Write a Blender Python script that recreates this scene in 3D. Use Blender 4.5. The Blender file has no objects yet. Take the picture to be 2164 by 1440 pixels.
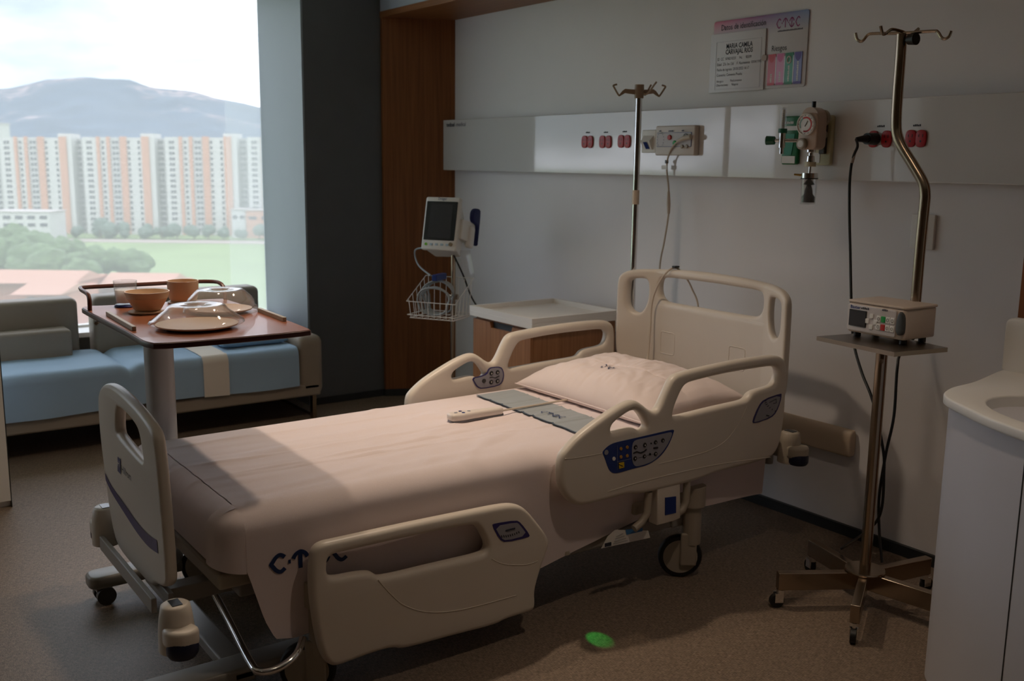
import bpy, bmesh, math, random
from mathutils import Vector, Matrix, noise, geometry
random.seed(7)
S = bpy.context.scene
COL = S.collection
PI = math.pi

# ------------------------------------------------------------------ camera
F, PITCH, ROLL, HEAD, HC = 2110.0, math.radians(10.18), math.radians(.69), math.radians(144.22), 1.55
fw = Vector((math.cos(HEAD)*math.cos(PITCH), math.sin(HEAD)*math.cos(PITCH), -math.sin(PITCH)))
rt = fw.cross(Vector((0, 0, 1))).normalized(); up = rt.cross(fw)
rt, up = rt*math.cos(ROLL)+up*math.sin(ROLL), -rt*math.sin(ROLL)+up*math.cos(ROLL)
EYE = Vector((0, 0, HC))
cd = bpy.data.cameras.new('camera'); cam = bpy.data.objects.new('camera', cd); COL.objects.link(cam)
m3 = Matrix((rt, up, -fw)).transposed()
cam.matrix_world = Matrix.Translation(EYE) @ m3.to_4x4()
cd.sensor_width = 36; cd.lens = F/2164*36; cd.clip_end = 30000; cd.clip_start = .05
cd.dof.use_dof = True; cd.dof.focus_distance = 3.1; cd.dof.aperture_fstop = 4.5
S.camera = cam

def ray(x, y): return fw + rt*((x-1082)/F) - up*((y-720)/F)
def onx(x, y, X): d = ray(x, y); return EYE + d*((X-EYE.x)/d.x)
def ony(x, y, Y): d = ray(x, y); return EYE + d*((Y-EYE.y)/d.y)
def onz(x, y, Z=0.): d = ray(x, y); return EYE + d*((Z-EYE.z)/d.z)
def ond(x, y, D): return EYE + ray(x, y)*D

# ------------------------------------------------------------------ world, sun, exposure
S.view_settings.view_transform = 'Standard'; S.view_settings.look = 'None'
S.view_settings.gamma = 1; S.view_settings.use_curve_mapping = False
S.view_settings.exposure = EXPO = 0.32
w = bpy.data.worlds.new('sky'); S.world = w; w.use_nodes = True
nt = w.node_tree; N = nt.nodes; L = nt.links
for n in list(N): N.remove(n)
out = N.new('ShaderNodeOutputWorld'); bg = N.new('ShaderNodeBackground'); L.new(bg.outputs[0], out.inputs[0])
tc = N.new('ShaderNodeTexCoord'); mp = N.new('ShaderNodeMapping'); mp.inputs['Scale'].default_value = (1.3, 1.3, 4.2)
L.new(tc.outputs['Generated'], mp.inputs[0])
nz = N.new('ShaderNodeTexNoise'); nz.inputs['Scale'].default_value = 2.6; nz.inputs['Detail'].default_value = 7; nz.inputs['Roughness'].default_value = .55
L.new(mp.outputs[0], nz.inputs['Vector'])
cr = N.new('ShaderNodeValToRGB'); cr.color_ramp.elements[0].position = .36; cr.color_ramp.elements[0].color = (.17, .205, .26, 1)
cr.color_ramp.elements[1].position = .58; cr.color_ramp.elements[1].color = (.92, .95, 1.05, 1)
e = cr.color_ramp.elements.new(.47); e.color = (.26, .29, .335, 1)
L.new(nz.outputs[0], cr.inputs[0]); L.new(cr.outputs[0], bg.inputs[0]); bg.inputs[1].default_value = SKY = 3.4
sl = bpy.data.lights.new('sun', 'SUN'); sun = bpy.data.objects.new('sun', sl); COL.objects.link(sun)
sl.energy = .5; sl.angle = math.radians(8); sl.color = (1, .95, .88)
sun.rotation_euler = Vector((-.75, .28, -.6)).to_track_quat('-Z', 'Y').to_euler(); sun.location = (5, 0, 30)

# ------------------------------------------------------------------ materials
MATS = {}
def lin(c): return tuple(((v/255)/12.92 if v/255 <= .04045 else ((v/255+.055)/1.055)**2.4) for v in c)+(1,)
def mat(name, rgb=(200, 200, 200), rough=.5, metal=0., var=0., vscale=(8, 8, 8), rgb2=None, bump=0., bscale=200., trans=0., coat=0., emit=None, estr=0., alpha=1., sheen=0., spec=.5, detail=4.):
    if name in MATS: return MATS[name]
    m = bpy.data.materials.new(name); m.use_nodes = True; t = m.node_tree; b = t.nodes['Principled BSDF']
    b.inputs['Base Color'].default_value = lin(rgb); b.inputs['Roughness'].default_value = rough; b.inputs['Metallic'].default_value = metal
    b.inputs['Transmission Weight'].default_value = trans; b.inputs['Coat Weight'].default_value = coat; b.inputs['Alpha'].default_value = alpha
    b.inputs['Sheen Weight'].default_value = sheen; b.inputs['Specular IOR Level'].default_value = spec
    if emit: b.inputs['Emission Color'].default_value = lin(emit); b.inputs['Emission Strength'].default_value = estr
    co = t.nodes.new('ShaderNodeTexCoord')
    mpn = t.nodes.new('ShaderNodeMapping'); mpn.inputs['Scale'].default_value = vscale; t.links.new(co.outputs['Object'], mpn.inputs[0])
    n = t.nodes.new('ShaderNodeTexNoise'); n.inputs['Scale'].default_value = 1; n.inputs['Detail'].default_value = detail; t.links.new(mpn.outputs[0], n.inputs['Vector'])
    r = t.nodes.new('ShaderNodeValToRGB'); r.color_ramp.elements[0].position = .3; r.color_ramp.elements[1].position = .7
    k = 1-var
    r.color_ramp.elements[0].color = lin(rgb2) if rgb2 else tuple(v*k for v in lin(rgb)[:3])+(1,)
    r.color_ramp.elements[1].color = lin(rgb)
    t.links.new(n.outputs[0], r.inputs[0]); t.links.new(r.outputs[0], b.inputs['Base Color'])
    if bump:
        n2 = t.nodes.new('ShaderNodeTexNoise'); n2.inputs['Scale'].default_value = bscale; n2.inputs['Detail'].default_value = 2; t.links.new(co.outputs['Object'], n2.inputs['Vector'])
        bp = t.nodes.new('ShaderNodeBump'); bp.inputs['Strength'].default_value = bump; bp.inputs['Distance'].default_value = .002
        t.links.new(n2.outputs[0], bp.inputs['Height']); t.links.new(bp.outputs[0], b.inputs['Normal'])
    MATS[name] = m; return m
def woodmat(name, a, b_, axis, rough=.45):
    sc = [70, 70, 70]; sc[axis] = 2.2
    return mat(name, a, rough, var=.2, vscale=tuple(sc), rgb2=b_, detail=6, bump=.05, bscale=300)
def weave_floor():
    m = mat('woven_vinyl_floor', (112, 101, 91), .55); t = m.node_tree; b = t.nodes['Principled BSDF']
    co = t.nodes.new('ShaderNodeTexCoord'); fac = None
    outs = []
    for sc in ((60, 900, 1), (900, 60, 1)):
        mp_ = t.nodes.new('ShaderNodeMapping'); mp_.inputs['Scale'].default_value = sc; mp_.inputs['Rotation'].default_value = (0, 0, .0)
        t.links.new(co.outputs['Object'], mp_.inputs[0]); n = t.nodes.new('ShaderNodeTexNoise'); n.inputs['Scale'].default_value = 1; n.inputs['Detail'].default_value = 2
        t.links.new(mp_.outputs[0], n.inputs['Vector']); outs.append(n)
    ad = t.nodes.new('ShaderNodeMath'); ad.operation = 'ADD'; t.links.new(outs[0].outputs[0], ad.inputs[0]); t.links.new(outs[1].outputs[0], ad.inputs[1])
    r = t.nodes.new('ShaderNodeValToRGB'); r.color_ramp.elements[0].position = .75; r.color_ramp.elements[1].position = 1.2 if False else 1.0
    mu = t.nodes.new('ShaderNodeMath'); mu.operation = 'MULTIPLY'; mu.inputs[1].default_value = .85; t.links.new(ad.outputs[0], mu.inputs[0])
    r.color_ramp.elements[0].color = lin((88, 74, 62)); r.color_ramp.elements[1].color = lin((152, 134, 116))
    t.links.new(mu.outputs[0], r.inputs[0]); t.links.new(r.outputs[0], b.inputs['Base Color'])
    bp = t.nodes.new('ShaderNodeBump'); bp.inputs['Strength'].default_value = .15; bp.inputs['Distance'].default_value = .001
    t.links.new(ad.outputs[0], bp.inputs['Height']); t.links.new(bp.outputs[0], b.inputs['Normal'])
    return m

M_WALL = mat('painted_wall', (240, 239, 241), .6, var=.03, vscale=(3, 3, 3))
M_CEIL = mat('ceiling_white', (245, 244, 242), .8)
M_DARK = mat('dark_grey_wall', (92, 95, 98), .55, var=.08, vscale=(6, 6, 6))
M_REVEAL = mat('reveal_grey', (146, 154, 162), .45)
M_BASE = mat('baseboard_black', (38, 42, 45), .45)
M_WOODV = woodmat('oak_panel_vertical', (144, 90, 50), (118, 68, 34), 2)
M_WOODX = woodmat('oak_panel_across', (150, 98, 58), (122, 74, 40), 0)
M_WOODC = woodmat('oak_cabinet', (168, 118, 78), (142, 94, 58), 2)
M_FLOOR = weave_floor()
M_CREAM = mat('cream_plastic', (220, 211, 199), .38, var=.02)
M_GREYPL = mat('warm_grey_plastic', (170, 160, 145), .42)
M_FRAME = mat('grey_bed_frame', (150, 146, 140), .4)
M_STEEL = mat('stainless_steel', (168, 152, 134), .24, 1.0)
M_CHROME = mat('chrome', (225, 225, 225), .09, 1.0)
M_BLACK = mat('black_rubber', (18, 18, 19), .5)
M_NAVY = mat('navy_bumper', (14, 22, 52), .45)
M_BLUE = mat('panel_blue', (28, 52, 120), .35)
M_INDIGO = mat('indigo_stripe', (44, 38, 105), .35)
M_SHEET = mat('white_sheet', (230, 216, 216), .85, var=.03, vscale=(300, 300, 300), bump=.25, bscale=900, sheen=.2)
M_PILLOW = mat('pillow_cotton', (234, 219, 216), .85, bump=.15, bscale=800, sheen=.2)
M_GREYBAND = mat('grey_satin_band', (158, 165, 170), .5)
M_WHITE = mat('white_gloss', (236, 236, 236), .12, coat=.4)
M_WHITEM = mat('white_matt', (232, 230, 226), .4)
M_INK = mat('print_dark', (40, 44, 60), .6)
M_INKB = mat('print_navy', (20, 48, 98), .6)
M_GREYBTN = mat('panel_grey', (150, 150, 160), .4)
M_GREEN = mat('signal_green', (20, 160, 70), .4)
M_RED = mat('signal_red', (190, 40, 35), .4)
M_OUTRED = mat('outlet_red', (178, 28, 40), .35)
def fresnel2(t, ior):
    fr = t.nodes.new('ShaderNodeFresnel'); ge = t.nodes.new('ShaderNodeNewGeometry'); mr = t.nodes.new('ShaderNodeMapRange')
    mr.inputs['To Min'].default_value = ior; mr.inputs['To Max'].default_value = 1/ior
    t.links.new(ge.outputs['Backfacing'], mr.inputs['Value']); t.links.new(mr.outputs[0], fr.inputs[0]); return fr
def thinmat(name, veil):
    m = bpy.data.materials.new(name); m.use_nodes = True; t = m.node_tree
    for n in list(t.nodes): t.nodes.remove(n)
    o = t.nodes.new('ShaderNodeOutputMaterial'); tr = t.nodes.new('ShaderNodeBsdfTransparent'); tr.inputs[0].default_value = (.97, .97, .97, 1)
    tl = t.nodes.new('ShaderNodeBsdfTranslucent'); df = t.nodes.new('ShaderNodeBsdfDiffuse'); gs = t.nodes.new('ShaderNodeBsdfGlossy'); gs.inputs['Roughness'].default_value = .05
    m0 = t.nodes.new('ShaderNodeMixShader'); t.links.new(tl.outputs[0], m0.inputs[1]); t.links.new(df.outputs[0], m0.inputs[2])
    m1 = t.nodes.new('ShaderNodeMixShader'); m1.inputs[0].default_value = veil; t.links.new(tr.outputs[0], m1.inputs[1]); t.links.new(m0.outputs[0], m1.inputs[2])
    fr = fresnel2(t, 1.5)
    m2 = t.nodes.new('ShaderNodeMixShader'); t.links.new(fr.outputs[0], m2.inputs[0]); t.links.new(m1.outputs[0], m2.inputs[1]); t.links.new(gs.outputs[0], m2.inputs[2])
    t.links.new(m2.outputs[0], o.inputs[0]); return m
M_THIN = thinmat('thin_clear_plastic', .09); M_JAR = thinmat('thin_clear_jar', .08)
M_TAUPE = mat('taupe_leather', (152, 140, 126), .5, var=.05, bump=.1, bscale=400)
M_BLUESH = mat('pale_blue_sheet', (158, 184, 208), .8, bump=.2, bscale=900)
M_TOP = mat('red_brown_laminate', (150, 90, 60), .36, var=.06, coat=.15)
M_TOPE = mat('dark_red_edge', (70, 30, 22), .4)
M_TAN = mat('tan_melamine', (218, 188, 156), .4)
M_SCREEN = mat('dark_screen', (52, 52, 56), .25)
M_BEZEL = mat('black_bezel', (22, 22, 24), .3)

# ------------------------------------------------------------------ mesh helpers
def catmull(pts, n=8, closed=False):
    pts = [Vector(p) for p in pts]; out = []; m = len(pts)
    rng = range(m if closed else m-1)
    for i in rng:
        if closed: p0, p1, p2, p3 = pts[i-1], pts[i], pts[(i+1) % m], pts[(i+2) % m]
        else: p0, p1, p2, p3 = pts[max(i-1, 0)], pts[i], pts[i+1], pts[min(i+2, m-1)]
        for k in range(n):
            t = k/n
            out.append(.5*((2*p1)+(p2-p0)*t+(2*p0-5*p1+4*p2-p3)*t*t+(3*p1-p0-3*p2+p3)*t**3))
    if not closed: out.append(pts[-1])
    return out
def chaikin(pts, it=3):
    pts = [Vector(p) for p in pts]
    for _ in range(it):
        o = []
        for i in range(len(pts)):
            a, b = pts[i], pts[(i+1) % len(pts)]
            o += [a*.75+b*.25, a*.25+b*.75]
        pts = o
    return pts
def rrect(x0, y0, x1, y1, r, n=5):
    o = []
    for cx, cy, a in ((x1-r, y1-r, 0), (x0+r, y1-r, PI/2), (x0+r, y0+r, PI), (x1-r, y0+r, 1.5*PI)):
        for k in range(n+1):
            t = a+PI/2*k/n; o.append(Vector((cx+r*math.cos(t), cy+r*math.sin(t))))
    return o
def circle2(cx, cy, rx, ry=None, n=20):
    ry = rx if ry is None else ry
    return [Vector((cx+rx*math.cos(2*PI*k/n), cy+ry*math.sin(2*PI*k/n))) for k in range(n)]
class MB:
    def __init__(s): s.v = []; s.f = []
    def add(s, vs, fs):
        o = len(s.v); s.v += [Vector(v) for v in vs]; s.f += [tuple(i+o for i in f) for f in fs]; return s
    def box(s, c, d, rz=0, M=None):
        x, y, z = d[0]/2, d[1]/2, d[2]/2
        vs = [Vector((a*x, b*y, e*z)) for e in (-1, 1) for b in (-1, 1) for a in (-1, 1)]
        R = M if M else Matrix.Rotation(rz, 3, 'Z')
        return s.add([Vector(c)+R @ v for v in vs], [(0, 2, 3, 1), (4, 5, 7, 6), (0, 1, 5, 4), (2, 6, 7, 3), (0, 4, 6, 2), (1, 3, 7, 5)])
    def bx(s, x0, x1, y0, y1, z0, z1): return s.box(((x0+x1)/2, (y0+y1)/2, (z0+z1)/2), (abs(x1-x0), abs(y1-y0), abs(z1-z0)))
    def tube(s, pts, r, seg=10, closed=False, caps=True):
        pts = [Vector(p) for p in pts]; n = len(pts); rr = r if hasattr(r, '__len__') else [r]*n
        T = []
        for i in range(n):
            a = pts[i-1] if (i > 0 or closed) else pts[i]; b = pts[(i+1) % n] if (i < n-1 or closed) else pts[i]
            t = (b-a); T.append(t.normalized() if t.length > 1e-9 else Vector((0, 0, 1)))
        nrm = T[0].orthogonal().normalized(); vs = []; fs = []
        for i in range(n):
            if i: nrm = (T[i-1].rotation_difference(T[i]) @ nrm)
            nrm = (nrm-T[i]*nrm.dot(T[i])).normalized(); bi = T[i].cross(nrm)
            for k in range(seg):
                a = 2*PI*k/seg; vs.append(pts[i]+(nrm*math.cos(a)+bi*math.sin(a))*rr[i])
        for i in range(n if closed else n-1):
            for k in range(seg):
                j = (i+1) % n; fs.append((i*seg+k, i*seg+(k+1) % seg, j*seg+(k+1) % seg, j*seg+k))
        if caps and not closed: fs += [tuple(reversed(range(seg))), tuple(range((n-1)*seg, n*seg))]
        return s.add(vs, fs)
    def cyl(s, a, b, r, r2=None, seg=20):
        return s.tube([a, b], [r, r if r2 is None else r2], seg)
    def lathe(s, prof, c=(0, 0, 0), axis='Z', seg=32, M=None):
        vs = []; fs = []; n = len(prof)
        for k in range(seg):
            a = 2*PI*k/seg
            for r, h in prof:
                v = Vector((r*math.cos(a), r*math.sin(a), h))
                if axis == 'X': v = Vector((v.z, v.x, v.y))
                if axis == 'Y': v = Vector((v.y, v.z, v.x))
                if M: v = M @ v
                vs.append(Vector(c)+v)
        for k in range(seg):
            for i in range(n-1):
                j = (k+1) % seg; fs.append((k*n+i, j*n+i, j*n+i+1, k*n+i+1))
        return s.add(vs, fs)
    def plate(s, loops, t, bev, fn, steps=3):
        """loops: [outer, hole, ...] of 2D points; thickness t (c from -t/2..t/2), rounded edges bev; fn(a,b,c)->world."""
        L2 = []
        for li, lp in enumerate(loops):
            lp = [Vector((p[0], p[1])) for p in lp]
            area = sum(lp[i].x*lp[(i+1) % len(lp)].y-lp[(i+1) % len(lp)].x*lp[i].y for i in range(len(lp)))
            if (area > 0) != (li == 0): lp.reverse()
            L2.append(lp)
        def inset(lp, d):
            o = []; n = len(lp)
            for i in range(n):
                e = (lp[(i+1) % n]-lp[i-1]); e = e.normalized() if e.length > 1e-9 else Vector((1, 0))
                o.append(lp[i]+Vector((-e.y, e.x))*d)
            return o
        prof = []
        for k in range(steps+1):
            a = PI/2*k/steps; prof.append((bev*(1-math.sin(a)), t/2-bev+bev*math.cos(a)))
        prof = prof if bev > 0 else [(0, t/2)]
        full = prof+[(d, -h) for d, h in reversed(prof)]
        caps = [[], []]
        for lp in L2:
            n = len(lp); base = len(s.v)
            for d, h in full:
                for p in inset(lp, d): s.v.append(Vector(fn(p.x, p.y, h)))
            for k in range(len(full)-1):
                for i in range(n):
                    j = (i+1) % n; s.f.append((base+k*n+i, base+(k+1)*n+i, base+(k+1)*n+j, base+k*n+j))
            caps[0].append((base, inset(lp, full[0][0]))); caps[1].append((base+(len(full)-1)*n, inset(lp, full[0][0])))
        for side in (0, 1):
            polys = [[Vector((p.x, p.y, 0)) for p in c[1]] for c in caps[side]]
            idx = [c[0]+i for c in caps[side] for i in range(len(c[1]))]
            for tri in geometry.tessellate_polygon(polys):
                f = tuple(idx[i] for i in tri); s.f.append(f)
        return s
    def ribbon(s, pts, wd, fn):
        """flat stroke of width wd along 2D pts, mapped by fn(a,b)->world"""
        pts = [Vector((p[0], p[1])) for p in pts]; vs = []; n = len(pts)
        for i in range(n):
            e = pts[min(i+1, n-1)]-pts[max(i-1, 0)]; e = e.normalized() if e.length > 1e-9 else Vector((1, 0)); q = Vector((-e.y, e.x))*wd/2
            vs += [fn(*(pts[i]+q)), fn(*(pts[i]-q))]
        return s.add(vs, [(2*i, 2*i+1, 2*i+3, 2*i+2) for i in range(n-1)])
    def poly(s, pts, fn):
        o = len(s.v); s.v += [Vector(fn(p[0], p[1])) for p in pts]
        for tri in geometry.tessellate_polygon([[Vector((p[0], p[1], 0)) for p in pts]]): s.f.append(tuple(o+i for i in tri))
        return s
    def grid(s, fn, nu, nv):
        vs = [fn(i/(nu-1), j/(nv-1)) for i in range(nu) for j in range(nv)]
        return s.add(vs, [(i*nv+j, (i+1)*nv+j, (i+1)*nv+j+1, i*nv+j+1) for i in range(nu-1) for j in range(nv-1)])
    def text(s, txt, size, fn, align='LEFT', bold=False):
        c = bpy.data.curves.new('t', 'FONT'); c.body = txt; c.size = size; c.align_x = align; c.resolution_u = 2
        if bold: c.offset = size*.018
        o = bpy.data.objects.new('t', c); COL.objects.link(o)
        dg = bpy.context.evaluated_depsgraph_get(); me = bpy.data.meshes.new_from_object(o.evaluated_get(dg))
        s.add([fn(v.co.x, v.co.y) for v in me.vertices], [tuple(p.vertices) for p in me.polygons])
        bpy.data.objects.remove(o); bpy.data.curves.remove(c); bpy.data.meshes.remove(me); return s
def dashes(n, size, fn):   # print too small to read in the photograph
    m = MB()
    for k in range(n):
        x = k*size*.62; h = size*(.7 if k % 3 else .55); m.poly([(x, 0), (x+size*.46, 0), (x+size*.46, h), (x, h)], fn)
    return m
def rootloc(o):
    v = Vector((0, 0, 0))
    while o: v += o.location; o = o.parent
    return v
def mk(name, mb, material, parent=None, smooth=40, bevel=0, M=None, recalc=True, weld=False):
    vs = [M @ v for v in mb.v] if M else mb.v
    if parent: off = rootloc(parent); loc = Vector((0, 0, 0))
    else:
        xs = [v.x for v in vs]; ys = [v.y for v in vs]
        off = Vector(((min(xs)+max(xs))/2, (min(ys)+max(ys))/2, min(v.z for v in vs))); loc = off
    me = bpy.data.meshes.new(name); me.from_pydata([v-off for v in vs], [], mb.f)
    bm = bmesh.new(); bm.from_mesh(me)
    if weld: bmesh.ops.remove_doubles(bm, verts=bm.verts, dist=1e-5)
    if recalc: bmesh.ops.recalc_face_normals(bm, faces=bm.faces)
    bm.to_mesh(me); bm.free()
    if smooth: me.shade_smooth(); me.set_sharp_from_angle(angle=math.radians(smooth))
    me.materials.append(material)
    o = bpy.data.objects.new(name, me); COL.objects.link(o); o.location = loc; o.parent = parent
    if bevel:
        b = o.modifiers.new('bevel', 'BEVEL'); b.width = bevel; b.segments = 3; b.limit_method = 'ANGLE'; b.angle_limit = math.radians(50)
    return o
def tag(o, label=None, cat=None, group=None, kind=None):
    if label: o['label'] = label
    if cat: o['category'] = cat
    if group: o['group'] = group
    if kind: o['kind'] = kind
    return o
def thing(name, loc, label, cat, group=None):
    o = bpy.data.objects.new(name, None); COL.objects.link(o); o.location = Vector(loc); o.empty_display_size = .05
    return tag(o, label, cat, group)
def struct(name, mb, m, **k): return tag(mk(name, mb, m, **k), kind='structure')
def B(*a): return MB().bx(*a)
def frame(o, ex, ey, ez): # matrix with given axes
    return Matrix.Translation(Vector(o)) @ Matrix((Vector(ex), Vector(ey), Vector(ez))).transposed().to_4x4()
CTIC = [catmull([(.75, .83), (.5, 1), (.27, .88), (.1, .64)], 4)+[Vector((0, .5))]+catmull([(.1, .36), (.27, .12), (.5, 0), (.75, .17)], 4),
        [(.93, .5), (1.07, .5)],
        [(1.6, 0), (1.6, 1.0)], catmull([(1.2, .62), (1.34, .86), (1.6, 1.0), (1.86, .86), (2.0, .62)], 4),
        [(2.13, .5), (2.27, .5)],
        [(2.8, 0), (2.8, 1.0)], catmull([(2.4, .62), (2.54, .86), (2.8, 1.0), (3.06, .86), (3.2, .62)], 4), catmull([(2.4, .38), (2.54, .14), (2.8, 0), (3.06, .14), (3.2, .38)], 4),
        catmull([(4.25, .83), (4.0, 1), (3.77, .88), (3.6, .64)], 4)+[Vector((3.5, .5))]+catmull([(3.6, .36), (3.77, .12), (4.0, 0), (4.25, .17)], 4)]
def ctic(fn, wd=.17):
    m = MB()
    for st in CTIC:
        st = [Vector(p) for p in st]; dense = []
        for i in range(len(st)-1):
            for k in range(3): dense.append(st[i].lerp(st[i+1], k/3))
        dense.append(st[-1]); m.ribbon([(p[0], p[1]) for p in dense], wd, fn)
    return m
# ------------------------------------------------------------------ room shell
XL, YH, YP, ZC, XG = -5.775, 3.53, 3.115, 2.7, -6.44
YR = 2.58
floor = struct('floor', B(-6.6, 1.7, -2.7, 3.7, -.12, 0), M_FLOOR, smooth=0)
struct('ceiling', B(-6.6, 1.7, -2.7, 3.7, ZC, ZC+.12), M_CEIL, smooth=0)
struct('wall_head', B(-5.7, -1.56, YH, YH+.12, 0, ZC), M_WALL, smooth=0)
struct('wall_left', B(-6.455, XL, YR+.012, YH+.17, 0, ZC), M_DARK, smooth=0)
struct('wall_reveal', B(-6.45, XL-.002, YR, YR+.012, 0, ZC), M_REVEAL, smooth=0)
struct('wall_soffit', B(XL, -1.2, YP, YP+.06, 2.462, ZC), mat('soffit_blue_grey', (178, 186, 198), .6), smooth=0)
struct('wall_side', B(-1.552, 1.7, YP-.01, YP+.11, 0, ZC), M_WALL, smooth=0)
M_BACKW = mat('darkened_unseen_wall', (112, 90, 72), .5, var=.15, vscale=(30, 30, 2))  # unseen walls, darkened so that less window light bounces back
struct('wall_right', B(1.6, 1.7, -2.6, YP, 0, ZC), M_BACKW, smooth=0)
struct('wall_back', B(-6.6, 1.7, -2.7, -2.6, 0, ZC), M_BACKW, smooth=0)
XI0, XI1 = -5.752, -5.553
def prism(pts, z0, z1):
    n = len(pts); return MB().add([(p[0], p[1], z) for z in (z0, z1) for p in pts], [tuple(reversed(range(n))), tuple(range(n, 2*n))]+[(i, (i+1) % n, n+(i+1) % n, n+i) for i in range(n)])
struct('trim_1', prism([(XL+.0005, YP), (XI0, YP), (XI1, YH-.0005), (XL+.0005, YH-.0005)], .045, 2.425), M_WOODV, smooth=0)
struct('trim_2', B(XL+.0005, -1.555, YP-.004, YH-.0005, 2.425, 2.461), M_WOODX, smooth=0)
struct('trim_3', B(-1.594, -1.554, YP-.004, YH-.0005, 0, 2.425), M_WOODV, smooth=0)
struct('baseboard_head', B(-5.56, -1.6, YH-.018, YH-.0005, 0, .045), M_BASE, smooth=0)
struct('baseboard_left', B(XL+.0002, XL+.014, YR+.02, YP, 0, .045), M_BASE, smooth=0)
struct('baseboard_wood', prism([(XL+.0005, YP-.006), (XI0+.006, YP-.006), (XI1+.006, YH-.02), (XL+.0005, YH-.02)], 0, .045), M_BASE, smooth=0)
struct('wall_window', B(-6.6, -6.40, -2.6, YR-.0005, 0, .5), mat('parapet_white', (225, 225, 222), .5), smooth=0)
struct('wall_header', B(-6.6, -6.40, -2.6, YR-.0005, 2.62, ZC), M_WALL, smooth=0)
struct('wall_window_end', B(-6.6, -5.9, -2.6, -2.3, .5, 2.62), M_WALL, smooth=0)
# window: sill, slim frame, glass with a white veil for dirt and outdoor haze
gl = bpy.data.materials.new('haze_veil_glass'); gl.use_nodes = True; t = gl.node_tree
for n in list(t.nodes): t.nodes.remove(n)
o_ = t.nodes.new('ShaderNodeOutputMaterial')
def glassmix(t, o_, veil):
    tr = t.nodes.new('ShaderNodeBsdfTransparent'); tr.inputs[0].default_value = (.95, .96, .97, 1)
    tl = t.nodes.new('ShaderNodeBsdfTranslucent'); tl.inputs[0].default_value = (1, 1, 1, 1)
    gs = t.nodes.new('ShaderNodeBsdfGlossy'); gs.inputs['Roughness'].default_value = .02
    m1 = t.nodes.new('ShaderNodeMixShader'); m1.inputs[0].default_value = veil; t.links.new(tr.outputs[0], m1.inputs[1]); t.links.new(tl.outputs[0], m1.inputs[2])
    fr = fresnel2(t, 1.35)
    m2 = t.nodes.new('ShaderNodeMixShader'); t.links.new(fr.outputs[0], m2.inputs[0]); t.links.new(m1.outputs[0], m2.inputs[1]); t.links.new(gs.outputs[0], m2.inputs[2])
    t.links.new(m2.outputs[0], o_.inputs[0])
glassmix(t, o_, .27)
gf = bpy.data.materials.new('pale_reflection_band'); gf.use_nodes = True; t = gf.node_tree  # whitish mix for the imitated reflection along the pane edge
for n in list(t.nodes): t.nodes.remove(n)
glassmix(t, t.nodes.new('ShaderNodeOutputMaterial'), .16)
wn = struct('window_1', B(XG-.03, XG+.03, -2.3, YR-.001, .5, .535), M_WHITEM, smooth=0)
mk('window_sill', B(XG+.03, -6.2, -2.3, YR-.001, .492, .522), M_WHITEM, wn, smooth=0, bevel=.004)
mk('top_frame', B(XG-.03, XG+.03, -2.3, YR-.001, 2.6, 2.62), M_WHITEM, wn, smooth=0)
mk('glass_pane', MB().add([(XG, -2.3, .535), (XG, YR-.001, .535), (XG, YR-.001, 2.6), (XG, -2.3, 2.6)], [(0, 1, 2, 3)]), gl, wn, smooth=0)
yf = onx(478, 350, XG).y
mk('edge_reflection', MB().add([(XG+.006, yf, .535), (XG+.006, YR-.001, .535), (XG+.006, YR-.001, 2.6), (XG+.006, yf, 2.6)], [(0, 1, 2, 3)]), gf, wn, smooth=0)  # added pale sheet that stands in for a reflection in the glass

# ceiling downlights (warm)
def downlight(x, y, watts, i):
    tng = thing('ceiling_downlight', (x, y, ZC-.03), ['recessed round ceiling downlight over the foot of the bed', 'recessed round ceiling downlight over the middle of the bed',
                'recessed round ceiling downlight over the open floor beside the washbasin', 'recessed round ceiling downlight near the tall white cabinet', 'recessed round ceiling downlight far from the bed by the back wall'][i], 'ceiling light', 'recessed ceiling downlights')
    mk('trim_ring', MB().lathe([(.055, .03), (.075, .03), (.075, .022), (.06, .018), (.05, .03)], (x, y, ZC-.03)), M_WHITEM, tng)
    mk('diffuser', MB().lathe([(.0001, .026), (.05, .026)], (x, y, ZC-.03)), mat('lamp_diffuser', (255, 240, 220), .5, emit=(255, 205, 150), estr=6), tng)
    l = bpy.data.lights.new('downlight', 'AREA'); l.shape = 'DISK'; l.size = .10; l.energy = watts; l.color = (1, .79, .60); l.spread = math.radians(100)
    o = bpy.data.objects.new('downlight_beam', l); COL.objects.link(o); o.parent = tng; o.location = (0, 0, .02)
for i, (x, y, wt) in enumerate(((-3.46, 1.10, 3.6), (-3.18, 2.06, 5.6), (-1.4, 1.9, 2.3), (-4.5, -1.2, 1.2), (-.7, -1.0, 1.7))): downlight(x, y, wt, i)

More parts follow.
